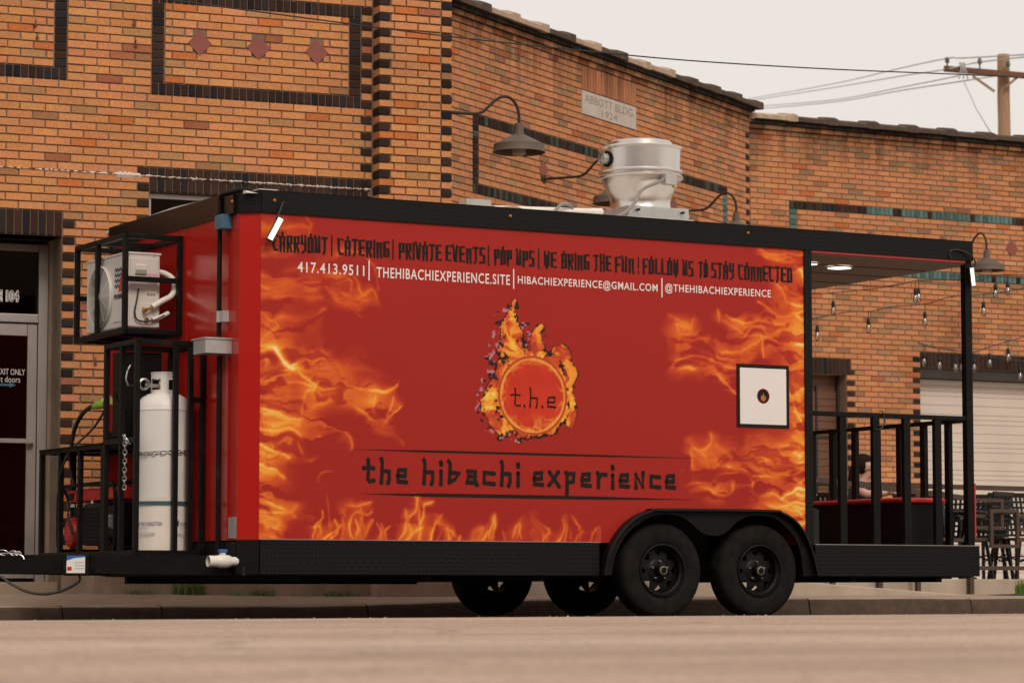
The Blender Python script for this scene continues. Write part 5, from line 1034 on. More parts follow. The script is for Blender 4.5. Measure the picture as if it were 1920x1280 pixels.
# framed sign (its code left out) with the round emblem
sg = MB().box(3.814, 4.278, -.008, -.0035, 1.392, 1.857).build('sign_panel', M['vinyl_black'], trl)
MB().box(3.842, 4.251, -.0092, -.0082, 1.417, 1.829).build('sign_face', M['vinyl_white'], sg)
MB().lathe([(.056, -.0098), (.001, -.0099)], (4.046, 0, 1.625), 'y', 32, False).build('emblem_edge', M['red_plastic'], sg)
MB().lathe([(.051, -.0104), (.001, -.0105)], (4.046, 0, 1.625), 'y', 32, False).build('emblem_disc', M['vinyl_black'], sg)
MB().add([(4.046+x, -.0110, 1.615+z) for x, z in [(-.024, -.01), (-.012, -.026), (.012, -.026), (.024, -.008), (.018, .012), (.01, .004), (.003, .034), (-.006, .012), (-.016, .018)]], [tuple(range(9))]).build('emblem_flame', M['amber'], sg, fix=False)
# ------------------------------------------------------------------ things carried by the trailer
# exhaust fan on the roof
fx, fy, fz = 3.74, 1.2, 3.405
ef = tthing('exhaust_fan', 'spun aluminium exhaust fan on its square curb on the trailer roof', 'exhaust fan', fx, fy, 2.895)
fo = (fx, fy, 2.895)
MB(fo).box(fx-.30, fx+.30, fy-.30, fy+.30, 2.895, 3.03).box(fx-.27, fx+.27, fy-.27, fy+.27, 3.03, 3.115).build('curb', M['galv'], ef, bevel=.006)
for (x, z) in ((fx-.2, 2.98), (fx+.2, 2.98), (fx-.2, 3.08), (fx+.2, 3.08)): MB(fo).box(x-.008, x+.008, fy-.306, fy-.27, z-.008, z+.008).build('bolt', M['under'], ef)
MB(fo).lathe([(.236, -.29), (.232, -.285), (.230, -.235), (.236, -.20), (.256, -.155), (.284, -.105), (.300, -.06), (.302, -.045)], (fx, fy, fz), 'z', 64).build('bowl', M['alu'], ef)
MB(fo).lathe([(.302, -.052), (.327, -.05), (.331, -.038), (.326, -.03), (.306, -.022), (.306, -.012), (.324, -.008), (.330, .002), (.324, .012), (.306, .014)], (fx, fy, fz), 'z', 64).build('flange', M['alu'], ef)
MB(fo).lathe([(.306, .012), (.309, .17), (.318, .178), (.327, .186), (.322, .194), (.30, .200), (.245, .206), (.242, .236), (.232, .244), (.001, .252)], (fx, fy, fz), 'z', 64).build('drum', M['alu'], ef)
for k in range(14):
    q = 2*math.pi*k/14; MB(fo).lathe([(.007, 0), (.007, .004), (.001, .005)], (fx+.316*math.cos(q), fy+.316*math.sin(q), fz-.048), 'z', 6).build('rivet', M['under'], ef)
q = R(-119-58); d = (math.cos(q), math.sin(q)); c = (fx+.30*d[0], fy+.30*d[1], fz+.09)
MB(fo).tube([(c[0]-d[0]*.02, c[1]-d[1]*.02, c[2]), (c[0]+d[0]*.018, c[1]+d[1]*.018, c[2])], .062, 24).build('port_gasket', M['rubber'], ef)
MB(fo).tube([(c[0], c[1], c[2]), (c[0]+d[0]*.065, c[1]+d[1]*.065, c[2])], .042, 24, caps=False).tube([(c[0]+d[0]*.05, c[1]+d[1]*.05, c[2]), (c[0]+d[0]*.02, c[1]+d[1]*.02, c[2])], .035, 24).build('port_pipe', M['galv'], ef)
q = R(-119+38); d = (math.cos(q), math.sin(q)); e = (-d[1], d[0])
def rb(mb, c, d, e, w, t, h): return mb.add([(c[0]+e[0]*s*w+d[0]*k*t, c[1]+e[1]*s*w+d[1]*k*t, c[2]+z*h) for z in (-1, 1) for k in (0, 1) for s in (-1, 1)], [(0, 2, 3, 1), (4, 5, 7, 6), (0, 1, 5, 4), (2, 6, 7, 3), (0, 4, 6, 2), (1, 3, 7, 5)])
c = (fx+.30*d[0], fy+.30*d[1], fz-.082)
jb = rb(MB(fo), c, d, e, .055, .06, .042).build('switch_box', M['galv'], ef, bevel=.004)
rb(MB(fo), (c[0]+e[0]*.067, c[1]+e[1]*.067, c[2]-.005), d, e, .009, .03, .05).build('warning_label', M['yellow'], ef)
p0 = Vector((c[0]-e[0]*.05+d[0]*.03, c[1]-e[1]*.05+d[1]*.03, c[2]))
MB(fo).tube(smooth_path([tuple(p0), tuple(p0+Vector((-.06, -.03, -.03))), (3.52, .82, 3.22), (3.40, .74, 3.10), (3.28, .70, 3.01), (3.15, .66, 2.96)], 6), .013, 10).build('flex_conduit', M['grey_conduit'], ef)
# air conditioner
ao = (-.36, 1.5, 2.02)
ac = tthing('air_conditioner', 'cream outdoor air conditioner unit with round fan grille in the upper black cage', 'air conditioner', *ao)
x0, x1, y0, y1, z0, z1 = -.50, -.245, 1.165, 1.93, 2.03, 2.545
MB(ao).box(x0, x1, y0, y1, z0, z1).build('casing', M['offwhite'], ac, bevel=.012)
MB(ao).box(x0-.006, x1+.006, y0-.006, y1+.006, z1-.004, z1+.012).build('lid', M['offwhite'], ac, bevel=.004)
for y in (1.3, 1.8): MB(ao).box(x0, x1, y-.03, y+.03, 2.012, 2.03).build('foot', M['under'], ac)
cy_, cz2 = 1.63, 2.275
MB(ao).lathe([(.222, .0), (.222, -.012), (.213, -.026), (.205, -.012), (.205, 0)], (x0, cy_, cz2), 'x', 48).build('fan_ring', M['offwhite'], ac)
MB(ao).lathe([(.205, -.002), (.001, -.003)], (x0, cy_, cz2), 'x', 32, False).build('fan_recess', M['under'], ac)
mb = MB(ao)
for r in [.045+.0165*i for i in range(10)]: mb.lathe([(r, -.026), (r+.003, -.026), (r+.003, -.022), (r, -.022), (r, -.026)], (x0, cy_, cz2), 'x', 40)
for k in range(12):
    q = k*math.pi/6; mb.bar((x0-.02, cy_+.03*math.cos(q), cz2+.03*math.sin(q)), (x0-.02, cy_+.205*math.cos(q), cz2+.205*math.sin(q)), .005)
mb.lathe([(.04, -.03), (.001, -.034)], (x0, cy_, cz2), 'x', 24)
mb.build('fan_grille', M['offwhite'], ac)
fnA = lambda d: (lambda x, y: (x0-d, -x, y))
for k in range(4):
    zz = 2.452-k*.038; up_ = [(-1.375+.009*i, zz+.008*math.sin(i*1.25)) for i in range(16)]; dn = [(p, q_-.022) for p, q_ in up_]
    for i in range(15): MB
    me_ = MB(ao).add([fnA(.0015)(*p) for p in up_+dn], [(i, i+16, i+17, i+1) for i in range(15)]).build('emblem_wave', M['navy_print'], ac, fix=False)
MB(ao).add([fnA(.0022)(*p) for p in [(-1.30, 2.285), (-1.235, 2.285), (-1.235, 2.46)]], [(0, 1, 2)]).build('emblem_triangle', M['red_plastic'], ac, fix=False)
put_text('lettering', 'PRIME', fnA(.002), -1.385, 2.235, .165, .036, M['vinyl_black'], ac, .02, ao)
MB(ao).box(x0-.006, x0, 1.19, 1.40, 2.075, 2.09).build('front_vent', M['offwhite'], ac)
MB(ao).box(x0+.03, x1-.02, y0-.008, y0, 2.30, 2.515).build('service_cover', M['offwhite'], ac, bevel=.006)
hd = MB(ao).box(x0+.06, x0+.15, y0-.022, y0-.008, 2.40, 2.47).build('carry_handle', M['offwhite'], ac, bevel=.01)
MB(ao).box(x0+.066, x0+.144, y0-.0235, y0-.022, 2.405, 2.432).build('handle_recess', M['grey_plastic'], hd)
MB(ao).box(x0+.155, x1-.025, y0-.0095, y0-.008, 2.34, 2.41).build('sticker', M['pink_label'], ac); MB(ao).box(x0+.145, x1-.03, y0-.0015, y0, 2.245, 2.285).build('sticker', M['white_print'], ac)
for k in range(6): MB(ao).box(x0+.155+k*.011, x0+.161+k*.011, y0-.002, y0-.0015, 2.252, 2.272).build('barcode_bar', M['vinyl_black'], ac)
MB(ao).box(x0+.10, x0+.20, y0-.004, y0, 2.07, 2.20).build('valve_plate', M['offwhite'], ac, bevel=.01)
MB(ao).tube([(x0+.12, y0-.05, 2.15), (x0+.155, y0-.045, 2.16), (x0+.19, y0-.04, 2.175)], .009, 8).tube([(x0+.15, y0, 2.09), (x0+.15, y0-.03, 2.085)], .012, 8).tube([(x0+.13, y0, 2.16), (x0+.13, y0-.055, 2.145)], .013, 8).build('brass_valve', M['brass'], ac)
MB(ao).tube(smooth_path([(x0+.18, y0-.04, 2.172), (-.25, 1.13, 2.215), (-.17, 1.14, 2.26), (-.135, 1.16, 2.33), (-.145, 1.19, 2.39), (-.20, 1.24, 2.43), (-.26, 1.27, 2.43)], 6), .021, 12).tube(smooth_path([(x0+.19, y0-.02, 2.085), (-.24, 1.15, 2.11), (-.18, 1.17, 2.14)], 5), .016, 10).build('insulated_pipe', M['pvc'], ac)
MB(ao).tube(smooth_path([(x0+.09, y0-.014, 2.30), (x0+.075, y0-.02, 2.22), (x0+.06, y0-.02, 2.14), (x0+.075, y0-.02, 2.085), (x0+.13, y0-.02, 2.07), (x0+.20, y0-.03, 2.085), (-.22, 1.14, 2.12)], 6), .006, 8).build('wire', M['cable'], ac)
for (a, z) in [(x0+.02, 2.04), (x1-.02, 2.04), (x0+.02, 2.535), (x1-.05, 2.535), (x0+.13, 2.04)]: MB(ao).lathe([(.005, 0), (.005, -.004), (.001, -.005)], (a, y0-.0005, z), 'y', 8).build('screw', M['galv'], ac)
# propane tank with its paper wrap
ta, tbb, tz, tr_ = -.318, .90, .44, .187
to_ = (ta, tbb, tz)
tk = tthing('propane_tank', 'tall white propane cylinder standing in black cage with paper wrap round its foot', 'propane tank', *to_)
MB(to_).lathe([(.16, 0), (.165, .02), (.18, .05), (tr_, .08), (tr_, .99), (.184, 1.02), (.172, 1.055), (.15, 1.085), (.11, 1.108), (.06, 1.118), (.001, 1.12)], to_, 'z', 64).lathe([(tr_, .985), (tr_+.0025, .990), (tr_+.0025, 1.0), (tr_, 1.005)], to_, 'z', 64).build('cylinder', M['tank'], tk)
# collar with its hand holes
mb = MB(to_); H = []
n = 48
for k in range(n):
    for (za, zb) in ((1.10, 1.135), (1.135, 1.215), (1.215, 1.25)):
        qd = (360*k/n)
        if za == 1.135 and ((qd+0) % 90) < 50: continue
        q0, q1 = 2*math.pi*k/n, 2*math.pi*(k+1)/n; rc = .088
        for rr_ in (rc, rc-.004): H.append(0); mb.add([(ta+rr_*math.cos(q), tbb+rr_*math.sin(q), tz+z) for q, z in ((q0, za), (q1, za), (q1, zb), (q0, zb))], [(0, 1, 2, 3)])
mb.lathe([(.088, 1.25), (.092, 1.254), (.088, 1.258), (.084, 1.254), (.088, 1.25)], to_, 'z', 48)
mb.build('collar', M['tank'], tk)
MB(to_).lathe([(.025, 1.11), (.025, 1.16), (.016, 1.17), (.016, 1.19), (.034, 1.20), (.034, 1.215), (.001, 1.22)], to_, 'z', 16).build('valve', M['brass'], tk)
rg = MB(to_).tube([(ta-.04, tbb-.03, tz+1.16), (ta-.15, tbb-.05, tz+1.165)], .013, 10).lathe([(.03, -.02), (.042, -.015), (.042, .015), (.03, .02)], (ta-.17, tbb-.05, tz+1.17), 'y', 20).build('regulator', M['galv'], tk)
MB(to_).tube(smooth_path([(ta-.19, tbb-.05, tz+1.17), (ta-.25, tbb-.02, tz+1.155), (ta-.29, tbb+.05, tz+1.15), (ta-.27, tbb+.2, tz+1.10), (ta-.1, tbb+.35, tz+.98), (ta+.15, tbb+.38, tz+.9)], 5), .007, 8).build('gas_hose', M['cable'], tk)
MB(to_).tube(smooth_path([(ta-.27, tbb-.02, tz+1.16), (ta-.285, tbb-.02, tz+1.20), (ta-.275, tbb-.02, tz+1.26), (ta-.255, tbb-.02, tz+1.30)], 5), .006, 8).build('pigtail', M['chrome'], tk)
rr = []
for k in range(64):
    q = 2*math.pi*k/64; w1 = .006*math.sin(3*q+1)+random.uniform(-.0015, .0015)
    rr.append([(ta+(tr_+.006+w1*.6)*math.cos(q), tbb+(tr_+.006+w1*.6)*math.sin(q), tz+.012), (ta+(tr_+.010+w1)*math.cos(q), tbb+(tr_+.010+w1)*math.sin(q), tz+.15), (ta+(tr_+.006)*math.cos(q), tbb+(tr_+.006)*math.sin(q), tz+.33), (ta+(tr_+.010+w1)*math.cos(q), tbb+(tr_+.010+w1)*math.sin(q), tz+.395+.006*math.sin(2*q))])
rr.append(rr[0])
wr = MB(to_).rings(rr, closed=False, caps=False).build('paper_wrap', M['paper'], tk)
MB(to_).lathe([(tr_+.0175, .345), (tr_+.0175, .368)], to_, 'z', 64).build('wrap_stripe', M['teal_band'], wr)
def cyl_fn(qc, rr_): return lambda x, y: (ta+rr_*math.cos(qc+x/rr_), tbb+rr_*math.sin(qc+x/rr_), y)
for qc, in ((R(-119-22),), (R(-119+66),)):
    put_text('lettering', 'WORTHINGTON', cyl_fn(qc, tr_+.0185), -.085, tz+.202, .185, .026, M['navy_print'], wr, .0, to_)
    put_text('lettering', 'INDUSTRIES', cyl_fn(qc, tr_+.0185), -.085, tz+.182, .085, .010, M['grey_print'], wr, .0, to_)
    MB(to_).add([cyl_fn(qc, tr_+.0185)(*p) for p in [(-.125, .2+tz), (-.095, .2+tz), (-.095, .245+tz)]], [(0, 1, 2)]).build('emblem_triangle', M['navy_print'], wr, fix=False)
    for z in (.152, .142, .135): MB(to_).add([cyl_fn(qc, tr_+.0185)(x, tz+zz) for zz in (z, z+.003) for x in [-.11+.02*i for i in range(9)]], [(i, i+1, i+10, i+9) for i in range(8)]).build('print_line', M['grey_print'], wr, fix=False)
# chains
def chain_mesh(pts, off, L_=.038, r=.0042):
    P = smooth_path(pts, 8); D = [0]
    for i in range(1, len(P)): D.append(D[-1]+(Vector(P[i])-Vector(P[i-1])).length)
    n = int(D[-1]/(L_*.78)); mb = MB(off)
    def atd(s):
        for i in range(1, len(P)):
            if D[i] >= s: t = (s-D[i-1])/max(1e-6, D[i]-D[i-1]); return Vector(P[i-1]).lerp(Vector(P[i]), t)
        return Vector(P[-1])
    for k in range(n):
        c = atd((k+.5)*L_*.78); t = (atd((k+.9)*L_*.78)-atd((k+.1)*L_*.78)).normalized()
        a = t.cross(Vector((.3, .5, .8))).normalized(); b = a.cross(t)
        if k % 2: a, b = b, a
        ring = []
        for i in range(13):
            q = 2*math.pi*i/12; ring.append(tuple(c+t*math.cos(q)*L_*.5+a*math.sin(q)*L_*.34))
        mb.tube(ring, r, 5, caps=False)
    return mb
cz3 = tz+.715
c1 = chain_mesh([(ta+(tr_+.008)*math.cos(R(q)), tbb+(tr_+.008)*math.sin(R(q)), cz3-.012*math.sin(R((q+230)*1.5))+(q+230)*-.00012) for q in range(-230, 40, 18)], (ta, tbb, cz3)).build('chain', M['chrome'])
tag(c1, 'zinc chain looped round the middle of the white propane cylinder', 'chain'); c1.location = TW(ta, tbb, cz3); c1.rotation_euler = (0, 0, TH)
c2 = chain_mesh([(-.64, .80, .885), (-.64, .80, 1.0), (-.641, .795, 1.12), (-.64, .80, 1.22), (-.636, .82, 1.25), (-.632, .86, 1.255)], (-.64, .8, .885)).build('chain', M['chrome'])
chain_mesh([(-.64, .78, 1.235), (-.645, .74, 1.20), (-.645, .70, 1.195)], (-.64, .8, .885)).build('chain_tail', M['chrome'], c2)
tag(c2, 'loose end of chain dangling from the cage beside the propane cylinder', 'chain'); c2.location = TW(-.64, .8, .885); c2.rotation_euler = (0, 0, TH)
# generator
go_ = (-.36, 1.8, .44)
gn = tthing('generator', 'portable generator with red fuel tank and red recoil starter in the lower black cage', 'generator', *go_)
x0, x1, y0, y1 = -.52, -.20, 1.30, 2.28
MB(go_).tube(smooth_path([(x0, y1+.09, .48), (x0, y1+.11, .56), (x0, y1+.11, .86), (x0, y1+.07, .935), (x0, y1-.05, .95), (x0, y0+.1, .95), (x0, y0, .92), (x0, y0-.03, .85), (x0, y0-.03, .5)], 4), .015, 10).tube(smooth_path([(x1, y1+.09, .48), (x1, y1+.11, .56), (x1, y1+.11, .86), (x1, y1+.07, .935), (x1, y1-.05, .95), (x1, y0, .95), (x1, y0-.03, .5)], 4), .015, 10).build('tube_frame', M['black'], gn)
MB(go_).box(x0, x1, y1+.05, y1+.09, .47, .5).box(x0, x1, y0, y0+.04, .47, .5).build('base_bar', M['black'], gn)
MB(go_).box(x0+.015, x1-.01, y0+.02, y1-.28, .835, .925).build('fuel_tank', M['red_plastic'], gn, bevel=.018)
MB(go_).box(x0+.015, x1-.05, y1-.20, y1-.01, .835, .92).build('control_top', M['red_plastic'], gn, bevel=.012)
MB(go_).box(x0+.008, x0+.014, y1-.16, y1-.05, .85, .90).build('gauge', M['under'], gn)
MB(go_).box(x0+.03, x1, y0+.25, y1-.30, .52, .82).build('alternator', M['under'], gn, bevel=.02)
mb = MB(go_)
for k in range(9): mb.box(x0+.02, x0+.03, y0+.28, y1-.33, .55+k*.028, .565+k*.028)
mb.build('cooling_fins', M['black'], gn)
MB(go_).box(x0+.05, x1, y1-.28, y1-.03, .54, .80).build('engine', M['black'], gn, bevel=.02)
MB(go_).box(x0+.02, x1, y0-.0, y0+.22, .56, .80).build('muffler', M['black'], gn, bevel=.03)
MB(go_).tube([(x0+.02, y0+.04, .68), (x0+.02, y0+.16, .68)], .05, 16).build('exhaust', M['galv'], gn)
rc_ = MB(go_).lathe([(.001, -.05), (.06, -.048), (.10, -.035), (.115, 0), (.115, .02)], (x0+.04, y1-.10, .615), 'x', 28).build('recoil_cover', M['red_plastic'], gn)
mb = MB(go_)
for k in range(16):
    q = k*math.pi/8
    for r in (.06, .085): mb.box(x0-.012+(.004 if r < .07 else .012), x0-.003+(.006 if r < .07 else .012), y1-.10+r*math.cos(q)-.009, y1-.10+r*math.cos(q)+.009, .615+r*math.sin(q)-.006, .615+r*math.sin(q)+.006)
mb.build('recoil_slots', M['under'], gn)
for (y, z) in ((y1-.16, .80), (y1-.12, .80), (y0+.45, .815)): MB(go_).box(x0+.01, x0+.02, y-.012, y+.012, z, z+.022).build('outlet', M['white_print'], gn)
MB(go_).tube([(x0+.03, y0+.06, .50), (x0+.03, y0+.34, .63)], .006, 6).build('lever', M['black'], gn)
# power cable and plug
pc_ = tthing('power_cable', 'thick black power cable with a green plug arching down to the generator', 'cable', -.4, 2.0, .9)
po = (-.4, 2.0, .9)
MB(po).tube(smooth_path([(-.40, 2.01, 1.523), (-.40, 2.10, 1.52), (-.41, 2.24, 1.47), (-.42, 2.35, 1.37), (-.42, 2.41, 1.22), (-.42, 2.40, 1.08), (-.42, 2.33, .96)], 6), .016, 10).build('cable', M['cable'], pc_)
MB(po).tube([(-.40, 2.01, 1.523), (-.40, 1.93, 1.53), (-.395, 1.80, 1.528)], .03, 12, rads=[.02, .034, .026]).build('plug', M['green'], pc_)
MB(po).tube([(-.395, 1.85, 1.555), (-.39, 1.74, 1.575)], .016, 10).build('plug_clip', M['white_print'], pc_)
p2 = tthing('power_cable', 'thin black cable hanging from the cabinet across the cage to the generator', 'cable', -.45, 1.9, .9)
MB((-.45, 1.9, .9)).tube(smooth_path([(-.42, 1.72, 1.50), (-.46, 1.86, 1.36), (-.60, 1.93, 1.2), (-.64, 2.02, 1.05), (-.60, 2.11, .95), (-.53, 2.18, .86), (-.535, 2.14, .70), (-.53, 2.05, .6)], 6), .0085, 8).build('cable', M['cable'], p2)
yt = tthing('tag', 'small yellow paper tag tied to the cage beside the green plug', 'tag', -.42, 1.62, 1.53)
MB().add([(0, -.05, -.03), (0, .05, .0), (0.002, .045, .05), (0.002, -.05, .02)], [(0, 1, 2, 3)]).build('tag_card', M['yellow'], yt, fix=False); MB().tube([(0, .05, .04), (0, .06, .055)], .002, 5).build('string', M['white_print'], yt)
# bench on the porch
bo = (5.72, 1.1, .536)
bn = tthing('bench', 'low black box bench with a red top on the trailer porch', 'bench', *bo)
MB(bo).box(5.53, 5.925, .30, 2.0, .537, .872).build('box', M['black'], bn, bevel=.006)
MB(bo).box(5.505, 5.935, .27, 2.03, .873, .912).build('top', M['red_plastic'], bn, bevel=.014)
# floodlights
def flood(label, a, b, z, tilt, yaw, L_, W_, arm):
    f_ = tthing('floodlight', label, 'floodlight', a, b, z, 'floodlights on the trailer'); rot = Matrix.Rotation(yaw, 4, 'Z') @ Matrix.Rotation(tilt, 4, 'Y')
    def part(nm, m, *bx):
        mb = MB().box(*bx); mb.v = [tuple(rot @ Vector(v)) for v in mb.v]; return mb.build(nm, m, f_, bevel=.003)
    part('housing', M['black'], -W_/2-.008, W_/2+.008, .0, .04, -L_/2-.008, L_/2+.008)
    part('lens', M['led_on'], -W_/2, W_/2, -.004, -.0005, -L_/2, L_/2)
    for bx4 in ((-W_/2-.007, -W_/2), (W_/2, W_/2+.007)): part('bezel', M['bezel'], bx4[0], bx4[1], -.007, -.0004, -L_/2-.007, L_/2+.007)
    mb = MB()
    for k in range(5): mb.box(-W_/2, W_/2, .04, .055, -L_/2+.02+k*L_/5, -L_/2+.03+k*L_/5)
    mb.v = [tuple(rot @ Vector(v)) for v in mb.v]; mb.build('heat_sink', M['black'], f_)
    MB().tube(smooth_path(arm, 5), .007, 8).build('arm', M['cable'], f_)
    return f_
flood('lit floodlight hung slanting at the front corner above the word CARRYOUT', .062, -.10, 2.612, R(27), R(-14), .160, .031, [(.02, .04, .07), (.05, .05, .12), (.09, .08, .19), (.105, .09, .195)])
flood('lit floodlight on a curved black wire at the rear porch post', 5.945, -.075, 2.60, R(-8), R(8), .135, .036, [(.03, .02, .06), (.045, .02, .12), (.01, .03, .17), (-.08, .05, .205), (-.16, .055, .20), (-.175, .055, .16), (-.165, .055, .135)])
# ------------------------------------------------------------------ lamps on the walls
def lamp(label, P, th, L_=.85):
    """P mount on the wall, th heading of the arm"""
    r = thing('gooseneck_lamp', label, 'wall lamp', P, th, 'gooseneck lamps on the brick walls'); k = L_/.85
    MB().lathe([(.001, .022), (.045, .02), (.055, .008), (.055, 0)], (0, 0, 0), 'x', 20).build('wall_plate', M['lamp_arm'], r)
    MB().tube(smooth_path([(0, 0, 0), (.2*k, 0, .0), (.40*k, 0, .0), (.49*k, 0, .018), (.56*k, 0, .075), (.63*k, 0, .14), (.71*k, 0, .175), (.78*k, 0, .155), (.83*k, 0, .095), (.85*k, 0, .01), (.85*k, 0, -.08)], 5), .0135, 10).build('arm', M['lamp_arm'], r)
    c = (L_, 0, 0)
    MB().lathe([(.015, -.055), (.036, -.06), (.038, -.10), (.046, -.155), (.062, -.165), (.13, -.198), (.195, -.232), (.225, -.25), (.228, -.30), (.236, -.318), (.231, -.320), (.222, -.302), (.219, -.254), (.19, -.236), (.12, -.2), (.02, -.17)], c, 'z', 40).build('shade', M['lamp_shade'], r)
    MB().lathe([(.03, -.19), (.055, -.27), (.06, -.30), (.062, -.33), (.04, -.345), (.001, -.35)], c, 'z', 20).build('bulb_guard', M['lamp_in'], r)
    return r
lamp('bronze gooseneck lamp arching out beside the corner pillar, its whole shade in view', FS(.53, 0, 4.386), THL, .85)
lamp('bronze gooseneck lamp below the red diamond tile, its shade half behind the roof fan', FA(-5.34, 0, 4.53), THA-math.pi/2, .85)
lamp('bronze gooseneck lamp right of the roof fan, arching over the trailer roof edge', FA(-2.27, 0, 4.53), THA-math.pi/2, .85)
lamp('bronze gooseneck lamp behind the rear end of the trailer roof, near the diamond tile', FR(3.02, 0, 4.56), THR-math.pi/2, .85)
# ------------------------------------------------------------------ string lights
def string_lights(label, pts, drops):
    s = thing('string_lights', label, 'string lights', pts[0], 0, 'bulb strings across the patio'); o = tuple(pts[0])
    MB(o).tube(smooth_path(pts, 6), .0055, 6).build('cable', M['cable'], s)
    for p in drops:
        x, y, z = p; x += 0; dl = .085+random.uniform(-.01, .01)
        MB(o).tube([(x, y, z+.012), (x+.002, y, z-dl)], .004, 6).build('drop_wire', M['cable'], s)
        b_ = MB(o).lathe([(.018, 0), (.021, -.02), (.022, -.065), (.019, -.07), (.001, -.07)], (x, y, z-dl), 'z', 12).build('socket', M['cable'], s)
        MB(o).lathe([(.015, -.068), (.026, -.10), (.031, -.125), (.026, -.15), (.012, -.165), (.001, -.168)], (x, y, z-dl), 'z', 14).build('bulb', M['bulb'], b_)
        MB(o).tube([(x-.008, y, z-dl-.075), (x-.01, y, z-dl-.13), (x+.01, y, z-dl-.13), (x+.008, y, z-dl-.075)], .0035, 5).build('filament', M['white_print'], b_)
for lb_, (pts, drops) in zip(['string of clear bulbs drooping just under the porch roof edge', 'second cable of the highest pair of bulb strings, with two bulbs close to other bulbs', 'string of clear bulbs climbing across the plain brick between porch rail and roof', 'string of clear bulbs sagging across the dark lintel over the white garage door', 'cable with bulbs sagging lowest, behind the porch post and over the garage door'], K['STR']):
    string_lights(lb_, pts, drops)
# ------------------------------------------------------------------ cables, utility pole
oc = MB(tuple(K['CABLE'][0])).tube(smooth_path(K['CABLE'], 8), .0065, 6).build('overhead_cable', M['cable']); oc.location = K['CABLE'][0]
tag(oc, 'black overhead cable crossing in front of the brick walls and the sky', 'cable')
PP = K['POLE']; bx_, by_, bz_ = PP['top']
up_ = thing('utility_pole', 'weathered wooden utility pole with a crossarm behind the building', 'utility pole', (bx_, by_, 0))
o = (bx_, by_, 0)
rr = []
for k in range(26):
    z = -.1+(bz_+.1)*k/25; r = .20-.060*k/25
    rr.append([(bx_+(r+random.uniform(-.006, .006))*math.cos(q), by_+(r+random.uniform(-.006, .006))*math.sin(q), z) for q in [2*math.pi*j/14 for j in range(14)]])
MB(o).rings(rr).build('pole', M['wood_pole'], up_)
MB(o).bar(PP['arm'][0], PP['arm'][1], .12, .13).build('crossarm', M['wood_dark'], up_, bevel=.012)
MB(o).bar(PP['br'][0], PP['br'][1], .045, .05).build('brace', M['wood_pole'], up_); MB(o).bar(PP['br'][2], PP['br'][3], .045, .05).build('brace', M['wood_pole'], up_)
for p in PP['ins']:
    i_ = MB(o).lathe([(.02, -.12), (.02, -.02), (.05, -.01), (.055, .02), (.035, .03), (.055, .045), (.05, .07), (.03, .085), (.05, .10), (.02, .12), (.001, .122)], tuple(p), 'z', 14).build('insulator', M['insulator'], up_)
for k, dx in enumerate((-.35, -.25, -.16)):
    a_, b_ = Vector(PP['arm'][0]), Vector(PP['arm'][1]); c = a_.lerp(b_, .13+k*.018)
    MB(o).tube([(c.x, c.y-.1, c.z+.16), (c.x+.03, c.y-.1, c.z), (c.x-.02+.05*k, c.y-.1, c.z-.22)], .02, 6).build('line_hardware', M['galv'], up_)
for k, (pts, lb_) in enumerate(zip(K['LINES'], ['power line on the crossarm end insulator, the highest of the lines', 'power line passing just below the crossarm end towards the building', 'faint power line tied at the crossarm hardware', 'faint power line meeting the pole below the crossarm, lowest of the lines'])):
    w_ = MB(tuple(pts[0])).tube(smooth_path(pts, 6), .016, 5).build('power_line', M['wire']); w_.location = pts[0]; tag(w_, lb_, 'power line', 'power lines on the utility pole')
sv = MB(tuple(K['SVC'][0])).tube(smooth_path(K['SVC'], 6), .013, 5).build('service_wire', M['wire']); sv.location = K['SVC'][0]; tag(sv, 'thin wire dropping from the crossarm hardware to the roof', 'wire')
# ------------------------------------------------------------------ patio: fence, furniture, people
pf = tthing('patio_fence', 'brown steel patio fence with overlapping square frames in front of the garage door', 'fence', 10.7, 6.05, .16)
po = (10.7, 6.05, .16); yb = 6.05
def bar2(nm, a0, z0, a1, z1, w=.042, b=yb): return MB(po).bar((a0, b, z0), (a1, b, z1), .035, w).build(nm, M['fence'], pf)
bar2('top_rail', 8.3, 1.265, 14.5, 1.238, .05); bar2('bottom_rail', 10.72, .43, 14.5, .425)
for a in (8.35, 9.55, 10.70, 12.6, 14.4): MB(po).bar((a, yb+.002, .15), (a, yb+.002, 1.25), .05).build('post', M['fence'], pf)
def rect(a0, a1, z0, z1, b):
    fr = MB(po); w = .036
    fr.bar((a0, b, z0), (a1, b, z0), .03, w).bar((a0, b, z1), (a1, b, z1), .03, w).bar((a0+w/2, b-.001, z0), (a0+w/2, b-.001, z1), w, .03).bar((a1-w/2, b-.001, z0), (a1-w/2, b-.001, z1), w, .03)
    return fr.build('square_frame', M['fence'], pf)
rect(10.70, 11.10, .842, 1.125, yb-.034); rect(10.90, 11.275, .655, 1.018, yb-.068); rect(9.30, 9.65, .80, 1.1, yb-.034); rect(12.0, 12.4, .75, 1.10, yb-.034); rect(12.25, 12.6, .60, .95, yb-.068)
for z in (.965, .832, .722): bar2('rail', 11.28, z, 12.58, z, .034); bar2('rail', 10.64, z+.002, 10.89, z, .034)
hr = tthing('handrail', 'brown ramp handrail sloping down in front of the seated woman', 'handrail', 9.7, 5.95, .2)
ho = (9.7, 5.95, .2)
MB(ho).bar((8.2, 5.95, 1.335), (10.64, 5.95, 1.135), .04, .05).build('rail', M['fence'], hr)
MB(ho).bar((10.634, 5.95, .70), (10.634, 5.95, 1.13), .045).build('post', M['fence'], hr); MB(ho).bar((8.9, 5.95, .22), (8.9, 5.95, 1.27), .045).build('post', M['fence'], hr); MB(ho).bar((9.95, 5.95, .16), (9.95, 5.95, 1.18), .045).build('post', M['fence'], hr)
